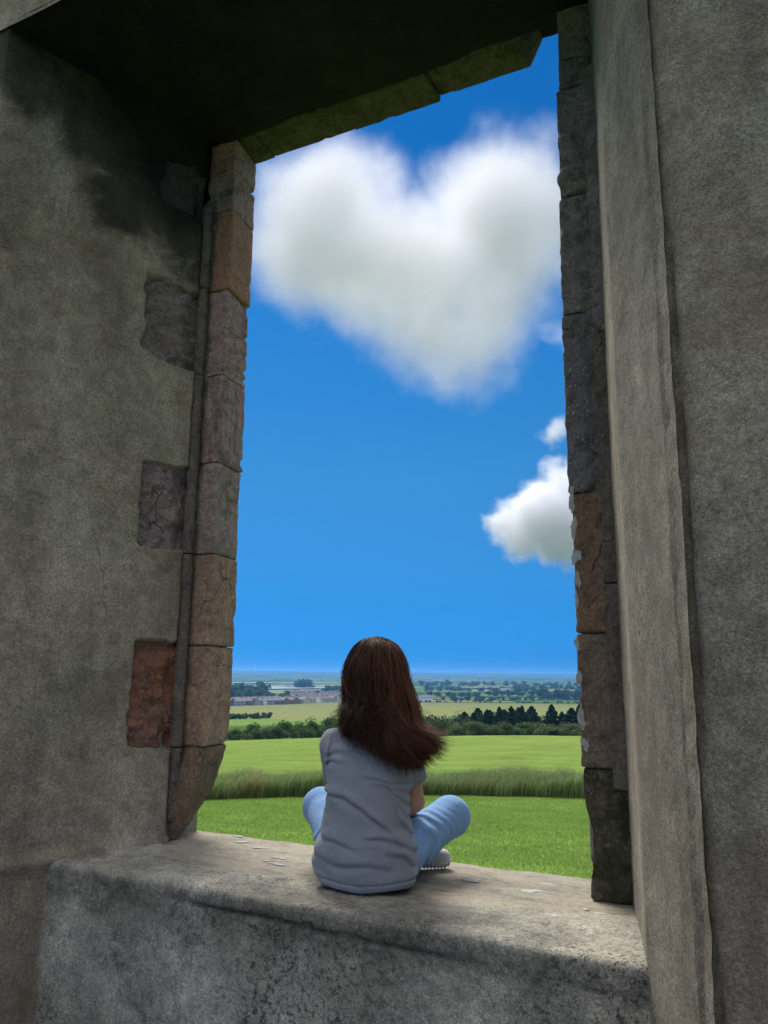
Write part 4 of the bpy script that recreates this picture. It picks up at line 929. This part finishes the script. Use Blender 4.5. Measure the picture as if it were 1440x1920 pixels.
# t-shirt: a tube of cloth round the torso, cut open at hem, neck and sleeves
def shirt():
    s = Field((-.24, -.16, -.012), (.24, .24, .56), 0.0045)
    for z, hw, dp, yc, xc in ((.035, .160, .125, .045, -.003), (.09, .172, .128, .038, -.008), (.15, .162, .115, .022, -.008), (.22, .140, .100, .008, -.004), (.28, .134, .098, .006, .000), (.34, .140, .100, .012, .004), (.40, .142, .098, .024, .006), (.445, .118, .080, .036, .006)):
        s.ell((xc, yc, z), (hw, dp, .085), .035)
    s.cone((-.085, .045, .462), (.095, .04, .466), .062, .062, .03); s.cone((0, .05, .48), (0, .055, .52), .055, .050, .02)
    for sh, e_ in ((SHR, ELR), (SHL, ELL)):
        sh, e_ = np.array(sh), np.array(e_); q = sh+(e_-sh)*.62; s.cone(tuple(sh), tuple(q), .056, .060, .03)
    P = s.P(); F_ = s.F
    def crease(F_, pts, amp, w_):      # a ridge with a groove under it, along a polyline of (x, z)
        W = P[..., [0, 2]]+.004*vnoise(P, 22, 520)[..., None]; pts = np.array(pts); L = np.concatenate([[0], np.cumsum(np.linalg.norm(np.diff(pts, axis=0), axis=1))])
        best = np.full(F_.shape, 9.0); side = np.zeros(F_.shape); tt = np.zeros(F_.shape)
        for k in range(len(pts)-1):
            a, v = pts[k], pts[k+1]-pts[k]; t = np.clip(((W-a)@v)/(v@v), 0, 1); q = W-a-t[..., None]*v; d = np.linalg.norm(q, axis=-1); nn = np.array([-v[1], v[0]]); nn = nn*np.sign(nn[1]+1e-9)/np.linalg.norm(v)
            m = d < best; best = np.where(m, d, best); side = np.where(m, q@nn, side); tt = np.where(m, (L[k]+t*(L[k+1]-L[k]))/L[-1], tt)
        fade = np.sin(np.pi*np.clip(.08+.92*tt, 0, 1))**.7*(P[..., 1] < .07)*(best < 4*w_)
        return F_-fade*amp*(np.exp(-((side-w_)/(w_*1.3))**2)*.8-1.1*np.exp(-((side+w_*.2)/(w_*.6))**2))*np.exp(-((best-np.abs(side))/w_)**2)
    for pts, amp, w_ in [([(-.118, .485), (-.128, .44), (-.132, .40), (-.128, .36)], .006, .007), ([(.122, .47), (.130, .43), (.132, .39), (.13, .35)], .006, .007), ([(-.165, .300), (-.10, .302), (-.06, .294), (0, .264), (.045, .232), (.10, .185), (.13, .14)], .0075, .012),
                         ([(.15, .345), (.10, .343), (.05, .36), (.0, .365)], .0045, .011), ([(.15, .315), (.115, .318), (.07, .338), (.03, .345)], .004, .010), ([(.15, .27), (.115, .295), (.085, .325)], .005, .010),
                         ([(.15, .225), (.12, .262), (.09, .31), (.07, .36)], .0045, .011), ([(.16, .17), (.125, .215), (.11, .27)], .005, .011), ([(.17, .12), (.125, .155), (.06, .175), (.0, .175)], .005, .012),
                         ([(.165, .08), (.125, .115), (.07, .125)], .0045, .012), ([(-.175, .19), (-.13, .165), (-.06, .155), (.0, .135)], .0045, .014), ([(-.15, .415), (-.10, .435), (-.04, .43)], .0045, .011), ([(-.15, .39), (-.11, .408), (-.06, .40)], .0045, .010),
                         ([(.14, .44), (.12, .40), (.105, .34)], .0045, .010), ([(-.16, .11), (-.08, .085), (.03, .095), (.10, .075)], .004, .016), ([(-.15, .36), (-.13, .33), (-.115, .27)], .004, .012)]:
        F_ = crease(F_, pts, amp, w_)
    F_ = F_+0.006*fbm(P*np.array([1, 1, 1.4]), 9, 3, 500)+0.0012*np.sin(P[..., 2]*75+P[..., 0]*55+6*vnoise(P, 7, 501))*sstep(.05, .12, np.abs(P[..., 0]+.02*vnoise(P, 9, 502)))*sstep(.40, .30, P[..., 2])
    F_ = F_+0.004*np.exp(-((P[..., 2]-.030-.012*np.abs(P[..., 0])/.15)/.003)**2)        # hem stitching line
    inner = F_+0.010
    shell = np.maximum(F_, -inner)
    # sleeve ends, hem and neck opening
    for sh, e_ in ((SHR, ELR), (SHL, ELL)):
        sh, e_ = np.array(sh), np.array(e_); v = (e_-sh)/np.linalg.norm(e_-sh); L = np.linalg.norm(e_-sh)*.60
        far = (P-sh)@v-L; lat = np.abs(P[..., 0]) > .115 if True else 0
        rad = np.linalg.norm(P-sh-((P-sh)@v)[..., None]*v, axis=-1)
        shell = np.where((rad < .095) & (np.sign(sh[0])*P[..., 0] > .122), np.maximum(shell, far), shell)
    shell = np.maximum(shell, 0.006+0.010*np.abs(np.sin(P[..., 0]*13))*(P[..., 1] < .05)-P[..., 2])
    shell = np.maximum(shell, (P[..., 2]+0.25*(P[..., 1]-.045))-.505)
    s.F = shell.astype(np.float32); return s.mesh()
def cloth(name, a, b, wv, spots=0.1):
    m = N(name); c = m.mix(m.noise(7, 5, .6), a, b); c = m.mix(1.0, c, m.ramp(m.noise(wv, 2, .8), [(.3, 1-spots), (.7, 1+spots)]), 'MULTIPLY')
    m.col(c); m.b.inputs['Roughness'].default_value = .95; m.b.inputs['Specular IOR Level'].default_value = .1
    m.b.inputs['Sheen Weight'].default_value = .15; m.bump(m.noise(wv*.6, 3, .8), .5, .003); m.bump(m.noise(26, 5, .65, .8), .55, .008); return m.m
V, Fc = shirt(); pobj('t_shirt', V, Fc, cloth('heather_jersey', (.20, .22, .268), (.245, .265, .315), 420, .16), person)
def jeans():
    j = Field((-.34, -.12, -.012), (.42, .46, .34), 0.0055)
    j.ell((0, .045, .100), (.135, .095, .090), .03)
    for h_, k_, a_, s in ((HIR, KNR, ANR, 1), (HIL, KNL, ANL, -1)):
        h_, k_, a_ = map(np.array, (h_, k_, a_)); j.cone(tuple(h_), tuple(k_), .084, .063, .03); j.cone(tuple(k_), tuple(k_+(a_-k_)*.86), .063, .046, .02)
        j.ell(k_+[0, -.008, -.006], (.062, .058, .062), .03)
    P = j.P(); F_ = j.F
    for h_, k_, a_, s in ((HIR, KNR, ANR, 1), (HIL, KNL, ANL, -1)):
        h_, k_, a_ = map(np.array, (h_, k_, a_)); v = (k_-h_)/np.linalg.norm(k_-h_); q = (P-h_)@v/np.linalg.norm(k_-h_)
        ww = np.sin(q*26+14*vnoise(P, 6, 510)+30*P[..., 2]+22*P[..., 1])*(.5+.8*vnoise(P, 9, 515)); near_ = np.linalg.norm(P-h_-np.clip(q, 0, 1)[..., None]*(k_-h_), axis=-1) < .13
        F_ = F_-near_*(0.0065*np.abs(ww)**.7*np.sign(ww)*sstep(1.05, .35, q))
    F_ = F_+0.004*fbm(P, 13, 3, 511)
    j.F = np.maximum(F_, 0.002-P[..., 2]).astype(np.float32); return j.mesh()
V, Fc = jeans(); pobj('jeans', V, Fc, cloth('washed_denim', (.15, .29, .54), (.20, .35, .60), 500, .14), person)
def shoe(side):
    a = np.array(ANL if side > 0 else ANR); s = Field((-.33, .10, -.012), (.36, .48, .20), 0.005)
    heel = np.array([a[0]+side*.005, a[1], .045]); d = np.array([side*.86, .30 if side > 0 else .50, 0]); d /= np.linalg.norm(d); toe = heel+d*.120+[0, 0, -.008]
    s.cone(tuple(heel+[0, 0, .01]), tuple(toe), .037, .030, .02); s.cone(tuple(heel+[0, 0, .02]), tuple(heel+d*.04+[0, 0, .045]), .040, .036, .02)
    P = s.P(); q = (P-heel)@d
    s.F = np.maximum(np.minimum(s.F, 9), .002-P[..., 2]); s.F = (s.F+0.0).astype(np.float32); V1, F1 = s.mesh()
    s2 = Field(s.lo, s.lo+s.d*(s.n-1), s.d); s2.cone(tuple(heel), tuple(toe), .040, .033, .02)
    P = s2.P(); g = 0.0035*np.sign(np.sin(q*480)); s2.F = np.maximum(np.maximum(s2.F+g, P[..., 2]-.030), .001-P[..., 2]).astype(np.float32); V2, F2 = s2.mesh()
    return V1, F1, V2, F2
M_shoe = simple('grey_white_canvas', (.50, .48, .47), var=.1, scale=80); M_sole = simple('white_rubber_sole', (.62, .58, .55), var=.1, scale=60)
for sd_ in (1, -1):
    V1, F1, V2, F2 = shoe(sd_); so = pobj('shoe', V1, F1, M_shoe, person); pobj('sole', V2, F2, M_sole, so)
# hair: a dark inner mass and some thousands of tapered strands, blown to the right at the tips
TX = np.array([-.130, -.085, -.060, -.04, .0, .04, .08, .13, .19, .235, .268]); TZ = np.array([.56, .525, .508, .492, .474, .452, .424, .405, .405, .422, .455])
def hairpath(th, lay, g_, wild=0.0):
    """th: angle round the head, 0 at the back, + to the right; lay 0 inner .. 1 outer; returns points along one strand"""
    u = math.sin(th); cb = math.cos(th); o = .004+.020*lay; w_ = (u+1)/2
    rx, ry, rz = .080+o, .096+o, .104+o; hc = HC+np.array([0.004, -.010, .025])
    top = hc+np.array([rx*.30*u-.012+.010*g_.normal(), -ry*.16*cb+.012*g_.normal(), rz*.95-.002*abs(g_.normal())])
    zz_ = top-hc; top[2] = hc[2]+.97*rz*math.sqrt(max(.2, 1-(zz_[0]/rx)**2-(zz_[1]/ry)**2))
    p1 = hc+np.array([rx*.74*u, -ry*.70*cb, rz*.67]); p2 = hc+np.array([rx*1.0*u, -ry*1.0*cb, rz*.08])
    tx = -.060+.225*w_**1.1+.05*g_.random()*w_+.010*g_.normal()
    if g_.random() < .22*w_: tx += .05+.06*g_.random()
    tx = max(min(tx, .268), -.074); k = g_.random()**1.6
    tz = float(np.interp(tx, TX, TZ))+k*(.045+.065*min(1, max(0, tx+.05)/.1) if tx < .12 else .05)+.010*g_.normal()
    back = max(cb, 0); ty = -.028-.078*back-.018*lay+(.10 if cb < 0 else 0)*(-cb)
    if tx > .12: ty = -.055-.05*g_.random()+.25*(tx-.12)
    tip = np.array([tx, ty, tz]); q = .30+.12*g_.random()
    p3 = hc+np.array([rx*1.0*u, -ry*.92*cb, -rz*.62]); mq = .20+.12*w_; p3 = p3*(1-mq)+tip*mq; p3[1] = min(p3[1], -.030*back-.012*lay+.12*(1-back))
    p4 = p3*(1-.52)+tip*.52; sw = max(0, tx-.06); p4[0] -= .20*sw; p4[2] -= .05*sw; p4[1] -= .006
    return np.array([top, p1, p2, p3, p4, tip])
def catmull(p, n):
    p = np.concatenate([[2*p[0]-p[1]], p, [2*p[-1]-p[-2]]]); out_ = []
    m = len(p)-3
    for t in np.linspace(0, m-1e-6, n):
        i = int(t); f = t-i; a, b, c, d = p[i:i+4]
        out_.append(.5*((2*b)+(-a+c)*f+(2*a-5*b+4*c-d)*f*f+(-a+3*b-3*c+d)*f**3))
    return np.array(out_)
def strands(nclump, per, seed, n=18, loose=1.0, locks=0):
    g_ = np.random.default_rng(seed); V = []; C_ = []; 
    for ci in range(nclump):
        th = g_.uniform(-1.95, 1.95); lay = g_.random()**.6; base = catmull(hairpath(th, lay, g_), n); s_ = np.linspace(0, 1, n)
        ph = g_.uniform(0, 6.28, 3); wf = g_.uniform(2.5, 6.5); wa = .004+.016*g_.random()**1.5
        wave = np.stack([np.sin(s_*wf*2+ph[0]), .6*np.sin(s_*wf*1.6+ph[1]), .4*np.sin(s_*wf+ph[2])], 1)*wa*loose*(s_**1.2)[:, None]
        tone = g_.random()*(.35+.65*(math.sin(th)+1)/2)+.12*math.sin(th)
        for k in range(per):
            j = g_.normal(0, 1, 3)*np.array([.0055, .0045, .004]); L = g_.uniform(.82, 1.03); m = catmull(base, n) if 0 else base
            pth = m+wave+j*(0.35+1.0*s_[:, None])+(g_.normal(0, .008, 3)*np.array([1, 1, 1.2]))*(s_**3)[:, None]
            V.append(pth); C_.append([min(1, max(0, tone*.8+.25*g_.random()))])
    if locks:      # locks the wind has laid across the back of the head
        for ci in range(locks):
            th = g_.uniform(-1.1, .9); u = math.sin(th); cb = math.cos(th); rx, ry, rz = .104, .121, .124; hc = HC+np.array([0.004, -.010, .025]); a_ = g_.random()
            tipx = g_.uniform(.10, .255); tip = np.array([tipx, -.10+.25*max(0, tipx-.12), float(np.interp(tipx, TX, TZ))+g_.uniform(-.012, .05)])
            base = catmull(np.array([hc+[rx*.3*u-.01, -ry*.2*cb, rz*.93], hc+[rx*.75*u, -ry*.70*cb, rz*.64], hc+[rx*1.0*u-.004, -ry*cb, rz*(.05-.2*a_)], hc+[rx*(.75*u+.22), -ry*.97, -rz*(.62+.25*a_)], np.array([.05+.45*tipx, -.118, tip[2]+.075-.03*a_]), tip]), n)
            s_ = np.linspace(0, 1, n); tone = g_.uniform(.35, 1.0)
            for k in range(46):
                j = g_.normal(0, 1, 3)*np.array([.006, .0025, .006]); V.append(base+j*(.3+.9*np.sin(np.pi*np.clip(s_*.9, 0, 1)))[:, None]+(g_.normal(0, .007, 3))*(s_**3)[:, None]); C_.append([min(1, tone*.8+.25*g_.random())])
    V = np.array(V); C_ = np.array(C_); m = len(V)
    T = np.gradient(V, axis=1); T /= np.linalg.norm(T, axis=2)[..., None]+1e-9
    out_n = V-np.array([HC[0], HC[1], 0])*np.array([1, 1, 0]); out_n[..., 2] = 0; out_n /= np.linalg.norm(out_n, axis=2)[..., None]+1e-9
    B = np.cross(T, out_n); B /= np.linalg.norm(B, axis=2)[..., None]+1e-9; Nn = np.cross(B, T)
    s_ = np.linspace(0, 1, n); wd = (.0011*(1-.82*s_**2.2))[None, :, None]
    ring = np.stack([V+B*wd, V-B*wd*.6+Nn*wd*.6, V-B*wd*.6-Nn*wd*.6], 2)    # three-sided strand
    VV = ring.reshape(-1, 3); i = np.arange(m*n*3).reshape(m, n, 3); Fs = []
    for a, b in ((0, 1), (1, 2), (2, 0)): Fs.append(np.stack([i[:, :-1, a], i[:, :-1, b], i[:, 1:, b], i[:, 1:, a]], -1).reshape(-1, 4))
    cc = np.repeat(C_, n*3, 0); return VV, np.concatenate(Fs), np.concatenate([cc, cc, cc], 1)
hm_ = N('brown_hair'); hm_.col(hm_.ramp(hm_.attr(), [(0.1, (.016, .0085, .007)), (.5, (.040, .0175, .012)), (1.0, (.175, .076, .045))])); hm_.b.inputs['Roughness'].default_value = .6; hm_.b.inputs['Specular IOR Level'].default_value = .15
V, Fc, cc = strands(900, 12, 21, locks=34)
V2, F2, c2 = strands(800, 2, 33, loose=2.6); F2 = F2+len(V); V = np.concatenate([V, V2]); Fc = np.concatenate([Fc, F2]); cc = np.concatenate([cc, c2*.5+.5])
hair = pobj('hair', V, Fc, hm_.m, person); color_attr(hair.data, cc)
def hairbase():
    s = Field((-.17, -.16, .36), (.25, .24, .83), 0.007); h = HC
    s.ell(h+[.003, -.014, .030], (.083, .098, .099), .02); s.ell(h+[.004, -.030, -.03], (.088, .088, .10), .03)
    s.chain([h+[.0, -.020, -.06], (.008, -.005, .56), (.035, -.030, .50), (.085, -.035, .455)], [.070, .056, .036, .022], .04)
    P = s.P(); face = (P[..., 1] > h[1]+.035+.25*np.clip(P[..., 2]-h[2]-.03, 0, 1)) & (P[..., 2] < h[2]+.075)
    s.F = np.where(face, np.maximum(s.F, .004), s.F)+(.006*vnoise(P*np.array([1, 1, .25]), 60, 7)).astype(np.float32); return s.mesh()
V, Fc = hairbase(); hb_ = pobj('hair_mass', V, Fc, simple('dark_brown_hair', (.030, .013, .009), .55, .3, 60), person)

# ---------------------------------------------------------------- clouds
def cloud(name, pxx, pyy, dist, unit_px, segs, label, dens, edge, thick, nscale, namp, seed, group=None):
    """a cloud of real depth far off: density in a volume; segs are (a, b, ra, rb) round cones in units, x right, y up, z towards us"""
    d = FW*F+RT*(pxx-720)-UP*(pyy-960); d /= np.linalg.norm(d); c = d*dist; U = unit_px*dist/F
    zx = -d; xx = np.cross([0, 0, 1.], zx); xx /= np.linalg.norm(xx); yy = np.cross(zx, xx)
    lo = np.min([np.minimum(np.array(a)-ra, np.array(b)-rb) for a, b, ra, rb in segs], 0)-0.28; hi = np.max([np.maximum(np.array(a)+ra, np.array(b)+rb) for a, b, ra, rb in segs], 0)+0.28
    fl = Field(lo, hi, 0.09)
    for a, b, ra, rb in segs: fl.cone(a, b, ra+edge, rb+edge, 0.15)
    V, Fc = fl.mesh()
    m = bpy.data.materials.new(name+'_vapour'); m.use_nodes = True; t = m.node_tree; t.nodes.clear()
    def n(ty, **k):
        q = t.nodes.new(ty)
        for a, b in k.items(): setattr(q, a, b)
        return q
    def inp(node, i, v):
        if hasattr(v, 'is_linked'): t.links.new(v, node.inputs[i])
        else: node.inputs[i].default_value = v
    def vm(op, a, b=None, sc_=None):
        q = n('ShaderNodeVectorMath', operation=op); inp(q, 0, a)
        if b is not None: inp(q, 1, b)
        if sc_ is not None: inp(q, 3, sc_)
        return q.outputs['Value'] if op in ('DOT_PRODUCT', 'LENGTH') else q.outputs[0]
    def mt(op, a, b=0., cl=False):
        q = n('ShaderNodeMath', operation=op); q.use_clamp = cl; inp(q, 0, a); inp(q, 1, b); return q.outputs[0]
    P_ = n('ShaderNodeTexCoord').outputs['Object']
    n1_ = n('ShaderNodeTexNoise', noise_dimensions='4D'); t.links.new(P_, n1_.inputs['Vector']); n1_.inputs['Scale'].default_value = nscale; n1_.inputs['Detail'].default_value = 7; n1_.inputs['Roughness'].default_value = 0.62; n1_.inputs['W'].default_value = seed
    Q_ = P_; best = None
    for a, b, ra, rb in segs:
        a = np.array(a, float); b = np.array(b, float); v = b-a; L = float(v@v)
        w_ = vm('SUBTRACT', Q_, tuple(a)); tt = mt('DIVIDE', vm('DOT_PRODUCT', w_, tuple(v)), max(L, 1e-6), True)
        sv = n('ShaderNodeVectorMath', operation='SCALE'); sv.inputs[0].default_value = tuple(v); t.links.new(tt, sv.inputs[3])
        D = vm('LENGTH', vm('SUBTRACT', w_, sv.outputs[0])); rad_ = mt('ADD', mt('MULTIPLY', tt, rb-ra), ra)
        q = mt('SUBTRACT', rad_, D); best = q if best is None else mt('MAXIMUM', best, q)
    f = mt('ADD', best, mt('MULTIPLY', mt('SUBTRACT', n1_.outputs[0], 0.5), namp))
    mr = n('ShaderNodeMapRange', interpolation_type='SMOOTHSTEP'); inp(mr, 'Value', f); mr.inputs['From Min'].default_value = -edge*0.5; mr.inputs['From Max'].default_value = thick
    dn = mt('MULTIPLY', mr.outputs[0], dens/U)
    pv = n('ShaderNodeVolumePrincipled'); pv.inputs['Color'].default_value = (.985, .988, 1, 1); t.links.new(dn, pv.inputs['Density']); pv.inputs['Anisotropy'].default_value = 0.0
    mo = n('ShaderNodeOutputMaterial'); t.links.new(pv.outputs[0], mo.inputs['Volume'])
    o = link(name, mdata(name, V, Fc, m), None); o.matrix_world = Matrix([[xx[i]*U, yy[i]*U, zx[i]*U, c[i]] for i in range(3)]+[[0, 0, 0, 1]])
    tag(o, label, 'cloud', group); return o
cloud('cloud', 775, 470, 2600, 285, [((-.49, .12, 0), (.30, -.56, 0), .53, .30), ((.55, .13, 0), (.42, -.58, 0), .53, .27), ((-.10, -.12, 0), (.45, -.15, 0), .44, .44), ((-.02, .0, 0), (.10, .0, 0), .36, .36)],
      'large soft white heart-shaped cloud in the upper part of the opening', 8.5, 0.22, 0.50, 2.6, 0.74, 2.0)
cloud('cloud', 1010, 985, 5200, 100, [((-.62, .05, 0), (-.3, -.2, 0), .32, .42), ((.15, .15, 0), (.45, -.1, 0), .70, .65), ((.3, 1.0, 0), (.5, .6, 0), .22, .45), ((.9, 0, 0), (1.6, -.1, 0), .6, .5), ((.25, 1.55, 0), (.4, 1.8, 0), .12, .16)],
      'small puffy white cloud beside the right jamb, lower than the heart', 7, 0.22, 0.34, 2.6, 0.95, 5.0)
# ---------------------------------------------------------------- air
hz = bpy.data.materials.new('haze'); hz.use_nodes = True; t = hz.node_tree; t.nodes.clear()
pv = t.nodes.new('ShaderNodeVolumePrincipled'); pv.inputs['Color'].default_value = (0.16, 0.46, 1.0, 1); pv.inputs['Density'].default_value = 1.25e-4; pv.inputs['Anisotropy'].default_value = 0.2
mo = t.nodes.new('ShaderNodeOutputMaterial'); t.links.new(pv.outputs[0], mo.inputs['Volume'])
V, Fc = boxm(-15500, 15500, -15500, 15500, -80, 42)
tag(link('haze', mdata('haze', V, Fc, hz, False)), 'thin blue haze over the far valley', 'haze', kind='stuff')
